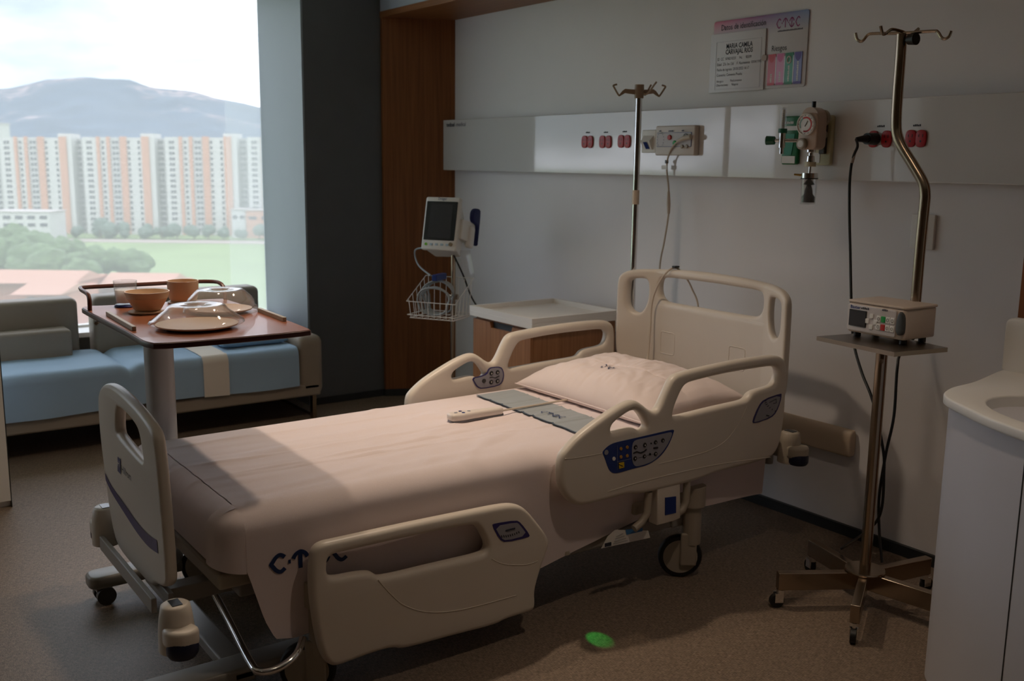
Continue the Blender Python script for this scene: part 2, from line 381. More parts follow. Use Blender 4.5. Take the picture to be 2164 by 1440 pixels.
# ------------------------------------------------------------------ the city outside
fh = Vector((fw.x, fw.y, 0)).normalized(); rh = Vector((fh.y, -fh.x, 0))
ZG = ond(300, 497, 430).z
def far(px, py, D): # point at depth D seen at px,py
    return ond(px, py, D)
def fbox(mb, px0, px1, py0, py1, D, depth, z0=None):
    """upright block whose front spans the given pixels at depth D"""
    a = far((px0+px1)/2, 400, D); wd = (px1-px0)*D/F
    zt = far((px0+px1)/2, py0, D).z; zb = z0 if z0 is not None else far((px0+px1)/2, py1, D).z
    c = Vector((a.x, a.y, (zt+zb)/2))+fh*depth/2
    return mb.box(c, (wd, depth, zt-zb), M=Matrix((rh, fh, Vector((0, 0, 1)))).transposed())
c0 = EYE+fh*2600; c0.z = ZG
struct('ground', MB().box((c0.x, c0.y, ZG-.5), (9000, 5400, 1), M=Matrix((rh, fh, Vector((0, 0, 1)))).transposed()), mat('grass_field', (122, 142, 92), .9, var=.2, vscale=(.03, .03, .03)), smooth=0)
struct('road', fbox(MB(), -400, 900, 493, 500, 400, 8, z0=ZG+.02) if False else MB().box(EYE+fh*398+Vector((0, 0, ZG+.1-HC)), (700, 13, .2), M=Matrix((rh, fh, Vector((0, 0, 1)))).transposed()), mat('road_grey', (150, 138, 130), .9), smooth=0)
M_TW = mat('tower_white', (176, 176, 172), .8, var=.08, vscale=(.4, .4, .4)); M_TO = mat('tower_orange', (178, 132, 110), .8, var=.08, vscale=(.4, .4, .4))
M_TG = mat('tower_grey', (160, 160, 158), .8); M_TD = mat('tower_window', (64, 66, 74), .4); M_BRK = mat('far_brick', (172, 112, 90), .85, var=.15, vscale=(1, 1, 1))
M_ROOF = mat('pale_roof', (170, 164, 160), .8)
TL = ['apartment tower with orange bands beside the low white school block', 'apartment tower with orange bands next to the tower by the low white school block', 'apartment tower with orange bands next to the tower behind the white and orange annex', 'apartment tower with orange bands behind the white and orange annex']
for k, off in enumerate((-445, 0, 445, 890)):
    q = lambda c: (c+off)/2.571
    a = far(q(640), 400, 430)
    tw = thing('apartment_tower', (a.x, a.y, ZG), TL[k], 'building', 'apartment towers beyond the field')
    D = 430
    mk('wall', fbox(MB(), q(462), q(850), 291, 0, D, 16, ZG), M_TW, tw, smooth=0)
    mk('recess', fbox(MB(), q(405), q(462), 293, 0, D+5, 10, ZG), M_TG, tw, smooth=0)
    mk('roof_house', fbox(MB(), q(778), q(850), 283, 300, D+1, 9), M_TW, tw, smooth=0)
    for (a0, a1) in ((537, 553), (592, 609), (664, 698), (780, 818)):
        mk('orange_band', fbox(MB(), q(a0), q(a1), 289, 0, D-.8, 1.2, ZG), M_TO, tw, smooth=0)
    mk('grey_bay', fbox(MB(), q(612), q(660), 292, 0, D-.2, .6, ZG), M_TG, tw, smooth=0)
    wb = MB()
    for cx, dd in ((428, 4.8), (445, 4.8), (490, -.1), (506, -.1), (572, -.1), (630, -.3), (648, -.3), (712, -.1), (766, -.1)):
        for fl in range(17):
            y = 298+fl*11.6
            fbox(wb, q(cx-6), q(cx+6), y, y+6, D+dd, .3)
    tag(mk('window_rows', wb, M_TD, tw, smooth=0), kind='stuff')
def block(name, px0, px1, py0, D, depth, m, label, rows=0, cols=0, wm=None, pb=0):
    a = far((px0+px1)/2, 400, D)
    t_ = thing(name, (a.x, a.y, ZG), label, 'building')
    mk('wall', fbox(MB(), px0, px1, py0, 0, D, depth, ZG), m, t_, smooth=0)
    mk('roof', fbox(MB(), px0-1, px1+1, py0-2, py0, D-.5, depth+1), M_ROOF, t_, smooth=0)
    for r in range(rows):
        for c in range(cols):
            x = px0+(px1-px0)*(c+.5)/cols; y = py0+pb+r*16
            mk('window', fbox(MB(), x-(px1-px0)/cols*.3, x+(px1-px0)/cols*.3, y, y+7, D-.15, .3), wm or M_TD, t_, smooth=0)
    return t_
block('school_block', -30, 100, 449, 380, 14, M_TW, 'low white school block with two rows of windows at the foot of the towers', 2, 5, pb=8)
block('annex_block', 487, 517, 444, 418, 10, M_TW, 'low white annex block in front of the end tower', 1, 2, pb=12)
block('orange_annex_block', 518, 600, 446, 417, 10, M_TO, 'low orange annex block beside the white annex', 1, 3, pb=12)
block('brick_block', -60, 46, 372, 560, 20, M_BRK, 'brick apartment block left of the towers behind the white school block', 2, 6, pb=10)
block('distant_brick_block', -80, 50, 318, 800, 25, M_BRK, 'distant brick block against the foot of the mountain', 1, 6, pb=8)
block('slim_white_tower', -30, 6, 262, 520, 12, M_TW, 'slim white tower at the window edge beside the brick block')
def house(px0, px1, py_e, py_r, D, label, depth=14):
    a = far((px0+px1)/2, 400, D)
    h_ = thing('brick_house', (a.x, a.y, ZG), label, 'house', 'brick houses below the window')
    mk('wall', fbox(MB(), px0, px1, py_e, 0, D, depth, ZG), M_BRK, h_, smooth=0)
    pl = [far(px0-4, py_e, D), far(px1+4, py_e, D)]; zt = far((px0+px1)/2, py_r, D).z
    ax = [p+fh*depth/2 for p in pl]; bk = [p+fh*depth for p in pl]
    for p in ax: p.z = zt
    for p in bk: p.z = pl[0].z
    mk('roof', MB().add([pl[0]-fh, pl[1]-fh, ax[1], ax[0], bk[0], bk[1]], [(0, 1, 2, 3), (3, 2, 5, 4), (0, 3, 4), (1, 5, 2)]), mat('tile_roof', (172, 128, 108), .85, var=.12, vscale=(2, 2, 2)), h_, smooth=0)
    for c in range(3):
        x = px0+(px1-px0)*(c+.5)/3
        mk('window', fbox(MB(), x-7, x+7, py_e+12, py_e+28, D-.2, .4), M_TD, h_, smooth=0)
house(-70, 158, 598, 578, 205, 'brick house with pale tiled roof in front of the trees')
house(30, 130, 622, 606, 190, 'small brick house with pale roof in front of the larger brick house')
house(212, 355, 606, 584, 215, 'brick house with pale tiled roof at the edge of the green field')
def tree(px, py, D, r, label, grp, n=5, col=0):
    m = MB(); c = far(px, py, D); c.z = max(c.z, ZG+r*.9)
    for k in range(n):
        cc = c+Vector((random.uniform(-.7, .7)*r, random.uniform(-.7, .7)*r, random.uniform(-.35, .35)*r)); rr = r*random.uniform(.5, .75)
        bm = bmesh.new(); bmesh.ops.create_icosphere(bm, subdivisions=3, radius=1)
        vs = [cc+v.co*rr*(1+.28*noise.noise(v.co*2.6+Vector((k*7.1, px, D)))) for v in bm.verts]
        m.add(vs, [tuple(v.index for v in f.verts) for f in bm.faces]); bm.free()
    t_ = thing('park_tree', (c.x, c.y, ZG), label, 'tree', grp)
    mk('crown', m, [mat('leaf_green', (92, 114, 74), .9, var=.5, vscale=(.6, .6, .6)), mat('leaf_dark', (92, 108, 96), .9, var=.3, vscale=(.6, .6, .6))][col], t_)
    mk('trunk', MB().cyl((c.x, c.y, ZG), c, r*.09, seg=8), mat('bark', (90, 75, 62), .9), t_)
for px, py, D, r in ((5, 512, 345, 6.5), (45, 520, 322, 6.5), (85, 530, 300, 6), (128, 540, 280, 5.5), (15, 545, 285, 6), (62, 556, 262, 5.5), (180, 548, 272, 4.6), (222, 552, 268, 4.2), (258, 556, 262, 4.2), (108, 566, 246, 5), (290, 562, 256, 3.8), (-55, 536, 290, 6), (172, 573, 243, 4)):
    tree(px, py, D, r, 'leafy green tree in the grove between the brick houses and the field', 'trees of the grove')
for px, py, r in ((122, 488, 3.2), (160, 490, 2.8), (212, 482, 4.4), (264, 487, 3.3), (303, 486, 3.3), (342, 490, 2.6), (374, 486, 3.6), (410, 489, 3), (440, 488, 3), (472, 491, 2.4), (515, 491, 2.6), (548, 489, 3)):
    tree(px, py, 409, r, 'small dark tree standing along the foot of the towers', 'trees along the towers', 4, 1)
ridge = [(-3400, 300), (-2400, 255), (-1700, 235), (-1200, 262), (-800, 250), (-500, 232), (-200, 208), (0, 192), (40, 189), (80, 180), (110, 172), (160, 169), (200, 166), (225, 170), (285, 171), (320, 184), (345, 189), (400, 193), (430, 198), (460, 208), (490, 214), (520, 219), (550, 227), (620, 245), (760, 270), (1000, 290), (1600, 310)]
def rid(px):
    for (a, b), (c, d) in zip(ridge, ridge[1:]):
        if a <= px <= c: return b+(d-b)*(px-a)/(c-a)
    return 300
def mtn(u, v):
    px = -3400+5000*u; D = 6200-2600*v; top = far(px, rid(px), 6200)
    p = far(px, 400, D); h = (top.z-ZG)*(1-v)**1.25
    p.z = ZG+h+ (60*noise.noise(Vector((px*.012, v*5, 3)))+25*noise.noise(Vector((px*.04, v*14, 9))))*min(1, v*6)*(1-v)
    return p
mm_ = mat('forest_haze_blue', (78, 94, 112), .95, var=.25, vscale=(.004, .004, .01)); t = mm_.node_tree; pb = t.nodes['Principled BSDF']  # forest colour shifted to blue, distance haze mixed into it
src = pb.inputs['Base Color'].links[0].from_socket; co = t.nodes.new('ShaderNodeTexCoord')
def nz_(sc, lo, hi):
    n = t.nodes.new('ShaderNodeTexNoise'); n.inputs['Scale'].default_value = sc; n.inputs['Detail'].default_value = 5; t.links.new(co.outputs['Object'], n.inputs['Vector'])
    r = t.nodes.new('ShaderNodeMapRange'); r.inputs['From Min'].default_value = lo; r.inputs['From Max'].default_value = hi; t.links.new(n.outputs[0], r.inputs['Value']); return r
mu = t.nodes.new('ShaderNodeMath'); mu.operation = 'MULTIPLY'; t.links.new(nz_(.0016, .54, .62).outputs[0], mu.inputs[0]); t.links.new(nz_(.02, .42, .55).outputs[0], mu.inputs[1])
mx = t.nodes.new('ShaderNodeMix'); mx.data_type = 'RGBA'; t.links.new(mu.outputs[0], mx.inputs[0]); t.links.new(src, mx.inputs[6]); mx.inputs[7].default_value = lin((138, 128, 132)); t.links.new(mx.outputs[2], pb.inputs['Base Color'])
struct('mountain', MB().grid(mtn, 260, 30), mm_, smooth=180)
# ------------------------------------------------------------------ hospital bed
XN, XF, XB = -2.45, -3.50, -2.975           # outer rail planes, bed axis
RT = .045
YFB, YHB = .745, 3.10
bed = thing('hospital_bed', (XB, 1.95, 0), 'cream hospital bed with raised head rails and a lowered foot rail', 'bed')
def crop(pts, ox, oy, sc): return [(ox+a/sc, oy+b/sc) for a, b in pts]
def toYZ(pts, X): return [(lambda v: (v.y, v.z))(onx(a, b, X)) for a, b in pts]
def toXZ(pts, Y): return [(lambda v: (v.x, v.z))(ony(a, b, Y)) for a, b in pts]
C3 = (1180, 740, 4.236)
hr_out = crop([(40, 960), (90, 890), (200, 770), (370, 640), (530, 528), (640, 470), (705, 456), (755, 482), (830, 545), (885, 560), (930, 500), (1000, 330), (1050, 240), (1130, 208), (1300, 165), (1600, 100), (1850, 62), (1980, 50), (2040, 85), (2058, 160), (2050, 350), (2035, 600), (2010, 760), (1970, 910), (1890, 985), (1700, 1035), (1400, 1110), (1330, 1145), (1200, 1190), (1000, 1240), (720, 1305), (650, 1290), (500, 1335), (250, 1400), (160, 1398), (90, 1340), (40, 1250), (24, 1100)], *C3)
hr_h1 = crop([(482, 705), (505, 660), (570, 610), (640, 560), (690, 545), (735, 562), (790, 650), (803, 690), (775, 716), (730, 727), (695, 703), (640, 706), (510, 745), (484, 738)], *C3)
hr_h2 = crop([(1035, 575), (1060, 490), (1110, 370), (1150, 312), (1215, 285), (1500, 215), (1800, 166), (1930, 148), (1975, 165), (1982, 215), (1960, 300), (1915, 332), (1775, 368), (1735, 398), (1710, 440), (1670, 462), (1400, 520), (1075, 603), (1042, 600)], *C3)
C7 = (560, 1000, 3.091)
fr_out = crop([(308, 600), (325, 515), (375, 466), (480, 445), (900, 350), (1340, 260), (1580, 212), (1660, 213), (1715, 240), (1790, 330), (1862, 425), (1866, 475), (1840, 545), (1795, 680), (1770, 780), (1776, 860), (1765, 900), (1730, 918), (1570, 965), (1520, 1000), (1200, 1080), (910, 1162), (840, 1148), (700, 1188), (500, 1265), (445, 1273), (395, 1235), (355, 1120), (320, 900), (306, 750)], *C7)
fr_h = crop([(413, 620), (418, 565), (450, 540), (520, 523), (900, 435), (1340, 345), (1392, 348), (1425, 395), (1462, 475), (1455, 512), (1425, 537), (1100, 612), (765, 694), (730, 672), (700, 655), (600, 665), (480, 690), (430, 686), (412, 655)], *C7)
def rail(name, loops, x0, parent, label=None):
    m = MB(); m.plate([chaikin(l, 2) for l in loops], RT, .018, lambda a, b, c: (x0+c, a, b), 5)
    o = mk(name, m, M_CREAM, parent, smooth=55)
    if label: o['label'] = label
    return o
HO = [toYZ(l, XN) for l in (hr_out, hr_h1, hr_h2)]; FO = [toYZ(l, XN) for l in (fr_out, fr_h)]
hrail = rail('head_side_rail', HO, XN-RT/2, bed); hrail2 = rail('head_side_rail', HO, XF+RT/2, bed)
frail = rail('foot_side_rail', FO, XN-RT/2, bed); frail2 = rail('foot_side_rail', [[(a, b-.02) for a, b in l] for l in FO], XF+RT/2, bed)
# moulded relief lines on the rails
def ridge_line(pts, X, parent, r=.0016): mk('relief_line', MB().tube(catmull([onx(a, b, X) for a, b in pts], 6), r, 6), M_CREAM, parent)
ridge_line(crop([(60, 975), (160, 968), (390, 925)], *C3), XN, hrail); ridge_line(crop([(900, 1020), (1150, 960), (1350, 900), (1500, 810), (1620, 650), (1690, 500)], *C3), XN, hrail)
ridge_line(crop([(440, 1270), (800, 1165), (1400, 1030), (1900, 960)], *C3), XN, hrail)
ridge_line(crop([(740, 700), (820, 790), (920, 870), (1080, 910), (1300, 890), (1640, 800)], *C7), XN, frail); ridge_line(crop([(1480, 560), (1560, 595), (1700, 600), (1780, 575)], *C7), XN, frail)
# control panels (print on the rails)
def decal(name, pts, X, m, parent, lift, soft=2, sgn=1): 
    return mk(name, MB().plate([chaikin([(v.y, v.z) for v in (onx(a, b, X) for a, b in pts)], soft)], .002, 0, lambda a, b, c: (X+sgn*lift+c, a, b)), m, parent, smooth=0)
C4 = (1260, 900, 12.73)
cp = decal('control_panel', crop([(165, 740), (180, 680), (300, 560), (430, 480), (600, 430), (1200, 300), (2000, 110), (2090, 110), (2080, 170), (2000, 400), (1880, 620), (1740, 800), (1560, 950), (1350, 1070), (1000, 1150), (640, 1260), (480, 1285), (380, 1240), (320, 1150), (220, 860)], *C4), XN, M_BLUE, hrail, .0005)
decal('key_field', crop([(960, 520), (985, 440), (1060, 380), (1300, 330), (1900, 190), (2040, 165), (2000, 320), (1900, 520), (1760, 720), (1580, 900), (1400, 1010), (1100, 1095), (1020, 1080), (960, 980), (945, 700)], *C4), XN, M_GREYBTN, cp, .0018)
for x, y, r in ((1060, 580, 75), (1310, 520, 75), (1600, 450, 72), (1795, 400, 72), (1050, 885, 75), (1300, 830, 72), (1600, 760, 72), (1450, 770, 42), (1480, 480, 26)):
    p = onx(C4[0]+x/C4[2], C4[1]+y/C4[2], XN+.004); rr = r/C4[2]*2.75/F*1.05
    k_ = mk('key', MB().lathe([(.0001, .0035), (rr*.85, .0035), (rr, .002), (rr, 0)], p-Vector((.002, 0, 0)), 'X', 20), M_BEZEL, cp)
    if r > 60: mk('arrow_mark', MB().poly([(-.45, -.4), (.45, -.4), (0, .5)] if y < 600 else [(-.45, .4), (0, -.5), (.45, .4)], lambda a, b, p=p, rr=rr: p+Vector((.0019, a*rr*.8, b*rr*.9))), M_WHITEM, k_, smooth=0)
for x, y in ((660, 620), (830, 580), (660, 840), (830, 810)):
    p = onx(C4[0]+x/C4[2], C4[1]+y/C4[2], XN+.002); mk('lock_key', MB().lathe([(.0001, .003), (.0055, .003), (.006, 0)], p, 'X', 16), mat('amber_key', (190, 140, 60), .4), cp)
p = onx(C4[0]+470/C4[2], C4[1]+890/C4[2], XN+.002); mk('lamp_key', MB().lathe([(.0001, .003), (.0065, .003), (.007, 0)], p, 'X', 16), M_WHITEM, cp)
p = onx(C4[0]+270/C4[2], C4[1]+720/C4[2], XN+.002); mk('indicator', MB().lathe([(.0001, .002), (.0085, .002), (.009, 0)], p, 'X', 16), M_GREYBTN, cp)
mk('warning_mark', MB().plate([[(v.y, v.z) for v in (onx(C4[0]+a/C4[2], C4[1]+b/C4[2], XN) for a, b in ((590, 1000), (730, 970), (735, 1120), (600, 1155)))]], .002, 0, lambda a, b, c: (XN+.003+c, a, b)), mat('warning_yellow', (215, 180, 20), .5), cp, smooth=0)
mk('warning_stroke', MB().tube([onx(C4[0]+600/C4[2], C4[1]+1040/C4[2], XN+.0045), onx(C4[0]+720/C4[2], C4[1]+1090/C4[2], XN+.0045)], .0012, 6), M_BEZEL, cp)
for seg in (((570, 540), (570, 1190)), ((570, 975), (935, 890))): mk('divider', MB().tube([onx(C4[0]+a/C4[2], C4[1]+b/C4[2], XN+.003) for a, b in seg], .0005, 6), M_GREYBTN, cp)
mk('bed_symbol', MB().tube([onx(C4[0]+a/C4[2], C4[1]+b/C4[2], XN+.0035) for a, b in ((1000, 745), (1090, 700), (1190, 735), (1280, 700), (1350, 640))], .0022, 6), M_BEZEL, cp)
mk('column_symbol', MB().tube([onx(C4[0]+a/C4[2], C4[1]+b/C4[2], XN+.0035) for a, b in ((1540, 605), (1655, 590))], .003, 6), M_BEZEL, cp)
for (x0, y0), (x1, y1) in (((1130, 870), (1240, 850)), ((1370, 805), (1420, 790)), ((1500, 775), (1530, 770))): mk('key_link', MB().tube([onx(C4[0]+x0/C4[2], C4[1]+y0/C4[2], XN+.003), onx(C4[0]+x1/C4[2], C4[1]+y1/C4[2], XN+.003)], .0006, 6), M_BEZEL, cp)
def badge(outline, ins, X, par, cx, cy, sc, star=True):
    b = decal('angle_badge', outline, X, M_INDIGO, par, .0005, 1); decal('badge_field', ins, X, M_GREYBTN, b, .0016, 1)
    return b
b1 = badge(crop([(1840, 440), (1990, 388), (1998, 400), (1985, 470), (1950, 560), (1900, 610), (1750, 660), (1732, 640), (1790, 500)], *C3), crop([(1848, 450), (1985, 402), (1975, 470), (1940, 550), (1893, 600), (1755, 648), (1748, 636), (1803, 500)], *C3), XN, hrail, 0, 0, 0)
for k in range(7):
    a = k/6; x = 1840+30*a*a+60*a; y = 460+90*a
    mk('scale_mark', MB().tube([onx(1180+(1845+95*a*a)/4.236, 740+(460+95*a)/4.236, XN+.003), onx(1180+(1862+80*a*a)/4.236, 740+(455+88*a)/4.236, XN+.003)], .0013, 5), M_INK, b1)
mk('triangle_mark', MB().tube([onx(1180+a/4.236, 740+b/4.236, XN+.003) for a, b in ((1890, 470), (1950, 440), (1950, 475), (1925, 480))], .0012, 5), M_INK, b1)
mk('star_mark', MB().tube([onx(1180+a/4.236, 740+b/4.236, XN+.003) for a, b in ((1862, 585), (1885, 590))], .0025, 5), M_INK, b1)
b2 = badge(crop([(1480, 340), (1500, 330), (1640, 308), (1670, 325), (1730, 405), (1720, 420), (1570, 455), (1530, 435)], *C7), crop([(1497, 348), (1640, 322), (1660, 335), (1712, 405), (1572, 442), (1540, 425)], *C7), XN, frail, 0, 0, 0)
mk('angle_caption', MB().tube([onx(560+a/3.091, 1000+b/3.091, XN+.003) for a, b in ((1572, 378), (1632, 362))], .0028, 5), M_INK, b2)
for k in range(9):
    a = k/8
    mk('scale_mark', MB().tube([onx(560+(1545+112*a)/3.091, 1000+(408-26*a+7*math.sin(a*PI))/3.091, XN+.003), onx(560+(1549+112*a)/3.091, 1000+(422-30*a+7*math.sin(a*PI))/3.091, XN+.003)], .0016, 5), M_INK, b2)
# patient panel on the inside of the far rail
C5 = (840, 660, 4.508); XI = XF+RT
pp = decal('patient_panel', crop([(705, 625), (780, 612), (845, 585), (865, 535), (900, 522), (985, 518), (1010, 560), (1015, 610), (1000, 670), (960, 705), (800, 735), (760, 720), (735, 690)], *C5), XI, M_INDIGO, hrail2, .0005, 1)
decal('key_field', crop([(720, 632), (790, 620), (855, 595), (873, 545), (905, 532), (978, 528), (1000, 565), (1004, 608), (990, 662), (955, 695), (805, 722), (768, 710), (745, 682)], *C5), XI, M_GREYBTN, pp, .0016, 1)
for i, (x, y) in enumerate(((895, 583), (953, 574), (893, 667), (953, 658), (825, 655))):
    p = onx(C5[0]+x/C5[2], C5[1]+y/C5[2], XI+.003); k_ = mk('key', MB().lathe([(.0001, .0035), (.0085, .0035), (.0098, .002), (.0098, 0)], p-Vector((.001, 0, 0)), 'X', 20), M_BEZEL, pp)
    if i < 4: mk('arrow_mark', MB().poly([(-.45, -.4), (.45, -.4), (0, .5)] if i < 2 else [(-.45, .4), (0, -.5), (.45, .4)], lambda a, b, p=p: p+Vector((.0029, a*.008, b*.009))), M_WHITEM, k_, smooth=0)
mk('bed_symbol', MB().tube([onx(C5[0]+a/C5[2], C5[1]+b/C5[2], XI+.003) for a, b in ((878, 625), (905, 620), (930, 628), (970, 608))], .002, 6), M_BEZEL, pp)

# headboard: flat centre, wings swept towards the foot
C6 = (1300, 540, 4.5); XC = XB; YHC = 3.18
def hby(a):
    k = max(0, abs(a)-.29); return YHC-(k*k*6 if k < .04 else .0096+(k-.04)*.48)
def hba(px, py):   # pixel -> (a, z) on the swept board
    Y = YHC
    for _ in range(30):
        v = ony(px, py, Y); Y = .5*Y+.5*hby(v.x-XC)
    return (v.x-XC, v.z)
hw = .495; z0 = ony(1442, 572, YHC).z
cL = [hba(*p) for p in crop([(10, 250), (45, 180), (105, 140), (165, 127), (300, 127)], *C6)]; print('hb', z0, cL)
outl = [(-hw, .66), (-hw, .82), (-hw, cL[0][1]), (-hw+.012, cL[1][1]), (-hw+.05, cL[2][1]), (-hw+.10, cL[3][1]), (-hw+.18, cL[4][1]), (-.18, z0), (0, z0+.004)]
outl = outl+[(-a, b) for a, b in reversed(outl[:-1])]
outl += [(hw-.05, .60), (hw-.055, .40), (-hw+.055, .40), (-hw+.05, .60)]
lh = [hba(*p) for p in crop([(100, 400), (105, 270), (125, 232), (170, 218), (265, 218), (300, 240), (308, 320), (300, 420), (270, 500), (232, 543), (182, 548), (132, 520), (105, 470)], *C6)]
xl, zt_, zb_ = -.302, ony(1442, 592, YHC).z, ony(1442, 645, YHC).z
chole = [(xl, zb_+.03), (xl, zt_-.02), (xl+.02, zt_), (-.15, zt_+.002), (0, zt_+.004), (.15, zt_+.002), (-xl-.02, zt_), (-xl, zt_-.02), (-xl, zb_+.03), (-xl-.03, zb_), (.2, zb_-.002), (-.2, zb_-.002), (xl+.03, zb_)]
hm = MB()
def hbfn(a, b, c): return (XC+a, hby(a)+.022-c, b)
hm.plate([chaikin(outl, 3), chaikin(lh, 2), chaikin([(-a, b) for a, b in lh], 2), chaikin(chole, 2)], .044, .017, lambda a, b, c: (a, c, b), 5)
bm = bmesh.new(); bv = [bm.verts.new(v) for v in hm.v]
for f in hm.f:
    try: bm.faces.new([bv[i] for i in f])
    except ValueError: pass
for a in (-.45, -.40, -.36, -.33, -.31, .31, .33, .36, .40, .45):
    bmesh.ops.bisect_plane(bm, geom=bm.verts[:]+bm.edges[:]+bm.faces[:], plane_co=(a, 0, 0), plane_no=(1, 0, 0))
bm.verts.index_update(); hm = MB(); hm.v = [Vector(hbfn(v.co.x, v.co.z, v.co.y)) for v in bm.verts]; hm.f = [tuple(v.index for v in f.verts) for f in bm.faces]; bm.free()
headb = mk('headboard', hm, M_CREAM, bed, smooth=55)
for px in ((1397, 700, 1424, 752), (1541, 731, 1572, 786)):
    a = ony(px[0], px[1], YHC-.002); b = ony(px[2], px[3], YHC-.002)
    mk('inset_outline', MB().tube([(p.x, YHC-.001, p.y) for p in rrect(min(a.x, b.x), min(a.z, b.z), max(a.x, b.x), max(a.z, b.z), .012)], .0032, 6, closed=True), M_CREAM, headb)
for sx in (-.36, .36): mk('headboard_post', MB().cyl((XB+sx, YHC+.022, .33), (XB+sx, YHC+.022, .5), .02), M_FRAME, bed)

# footboard
CF = (150, 780, 2.1825)
fo = [(lambda v: (v.x, v.z))(ony(a, b, YFB)) for a, b in crop([(120, 140), (128, 90), (150, 66), (185, 75), (240, 120), (300, 185), (350, 250), (378, 300), (392, 400), (408, 560), (425, 760), (440, 960), (438, 1005), (415, 1012), (385, 992), (368, 1008), (330, 968), (235, 858), (205, 800), (180, 690), (155, 500), (130, 300)], *CF)]
fh_ = [(lambda v: (v.x, v.z))(ony(a, b, YFB)) for a, b in crop([(206, 182), (215, 178), (255, 212), (295, 262), (312, 300), (322, 360), (332, 425), (322, 428), (270, 372), (215, 305), (204, 285)], *CF)]
fm = MB(); fm.plate([chaikin(fo, 2), chaikin(fh_, 2)], .034, .014, lambda a, b, c: (a, YFB+.017-c, b), 5)
footb = mk('footboard', fm, M_CREAM, bed, smooth=55)
def fpt(x, y, l=.0015): v = ony(CF[0]+x/CF[2], CF[1]+y/CF[2], YFB); return Vector((v.x, YFB-l, v.z))
st = MB(); up_ = [(158, 478), (190, 540), (250, 625), (310, 710), (360, 765), (398, 790)]; lo_ = [(162, 512), (192, 575), (250, 668), (310, 760), (360, 820), (404, 852)]
ua, la = catmull([(a, b, 0) for a, b in up_], 6), catmull([(a, b, 0) for a, b in lo_], 6)
st.add([fpt(p.x, p.y) for p in ua]+[fpt(p.x, p.y) for p in la], [(i, i+1, len(ua)+i+1, len(ua)+i) for i in range(len(ua)-1)])
mk('indigo_stripe', st, M_INDIGO, footb)
a, b = fpt(217, 404), fpt(231, 478); sq = MB().add([fpt(217, 404), fpt(231, 418), fpt(231, 486), fpt(217, 470)], [(0, 1, 2, 3)]); mk('logo_square', sq, M_BLUE, footb, smooth=0)
o0 = fpt(236, 476); mk('logo_text', MB().text('Hillrom', .034, lambda x, y: o0+Vector((x*1.0, 0, y))), M_INK, footb, smooth=0)
mk('logo_h', MB().text('H', .03, lambda x, y: fpt(219, 445, .003)+Vector((x*1.2, 0, y))), M_WHITEM, footb, smooth=0)

# under-frame
def chamf(mb, *a): return mb
mk('mattress_deck', B(XB-.42, XB+.42, .86, 3.05, .375, .425), M_GREYPL, bed, bevel=.01)
mk('main_beam', B(XB-.33, XB-.26, .95, 3.08, .30, .375), M_FRAME, bed, bevel=.006); mk('main_beam', B(XB+.26, XB+.33, .95, 3.08, .30, .375), M_FRAME, bed, bevel=.006)
for y in (1.12, 2.62):
    mk('cross_beam', B(XB-.44, XB+.44, y-.04, y+.04, .20, .26), M_FRAME, bed, bevel=.006)
    for sx in (-.22, .22): mk('lift_column', MB().cyl((XB+sx, y, .26), (XB+sx, y, .31), .035), M_GREYPL, bed)
for sx in (-.40, .40): mk('base_rail', B(XB+sx-.03, XB+sx+.03, 1.12, 2.62, .20, .25), M_FRAME, bed, bevel=.006)
def caster(x, y):
    c = mk('caster', MB().cyl((x, y, .135), (x, y, .29), .036, seg=24).cyl((x, y, .285), (x, y, .36), .048, seg=24), M_GREYPL, bed)
    ax = Vector((.80, -.60, 0)); tg = Vector((-.60, -.80, 0)); wc = Vector((x, y, .083))+tg*.040+ax*.002
    R_ = Matrix((ax, tg, Vector((0, 0, 1)))).transposed()
    mk('caster_fork', MB().box(Vector((x, y, .115))+ax*.024+tg*.012, (.016, .062, .13), M=R_), M_GREYPL, c, bevel=.007)
    X_ = frame(wc, tg, Vector((0, 0, 1)), ax)
    mk('tyre', MB().lathe([(.064, -.015), (.078, -.015), (.083, -.009), (.083, .009), (.078, .015), (.064, .015)], (0, 0, 0), 'Z', 36), M_BLACK, c, M=X_)
    mk('wheel_disc', MB().lathe([(.0001, -.016), (.065, -.016), (.065, .016), (.0001, .018)], (0, 0, 0), 'Z', 36), M_GREYPL, c, M=X_)
for x in (XB-.44, XB+.46):
    for y in (1.14, 2.66): caster(x, y)
# foot bumper: twin rails, socket corners with rollers
pa = onx(207, 1128, -3.42); pb = onx(393, 1258, -2.60)
yb, zb = YFB+.002, .318
for dy, dz, h in ((-.025, 0, .045), (.022, .012, .028)):
    mk('bumper_rail', B(-3.26, -2.69, yb+dy-.008, yb+dy+.008, zb+dz-h/2, zb+dz+h/2), M_FRAME, bed, bevel=.003)
for x in (-3.2, -2.76): mk('bumper_bracket', B(x-.03, x+.03, yb+.03, .97, zb-.03, zb+.02), M_FRAME, bed, bevel=.004)
def corner(x, y, s, sy, zt=.425):
    prof = [(.0001, .125), (.030, .125), (.037, .120), (.042, .09), (.046, .05), (.046, 0), (.0001, 0)]
    m = MB().lathe(prof, (x, y, zt-.125), seg=28)
    m.plate([chaikin([(0, -.04), (0, .02), (s*.05, .045), (s*.075, .03), (s*.085, -.01), (s*.05, -.045)], 2)], .05, .012, lambda a, b, c: (x+a, y+b, zt-.075+c))
    c = mk('bumper_corner', m, M_GREYPL if sy > 0 else M_CREAM, bed, smooth=50)
    mk('socket', MB().box((x, y, zt+.0005), (.042, .026, .003)), M_BEZEL, c)
    mk('roller', MB().lathe([(.0001, .045), (.034, .045), (.04, .035), (.04, .01), (.034, 0), (.0001, 0)], (x+s*.045, y, zt-.125), seg=28), M_NAVY, c)
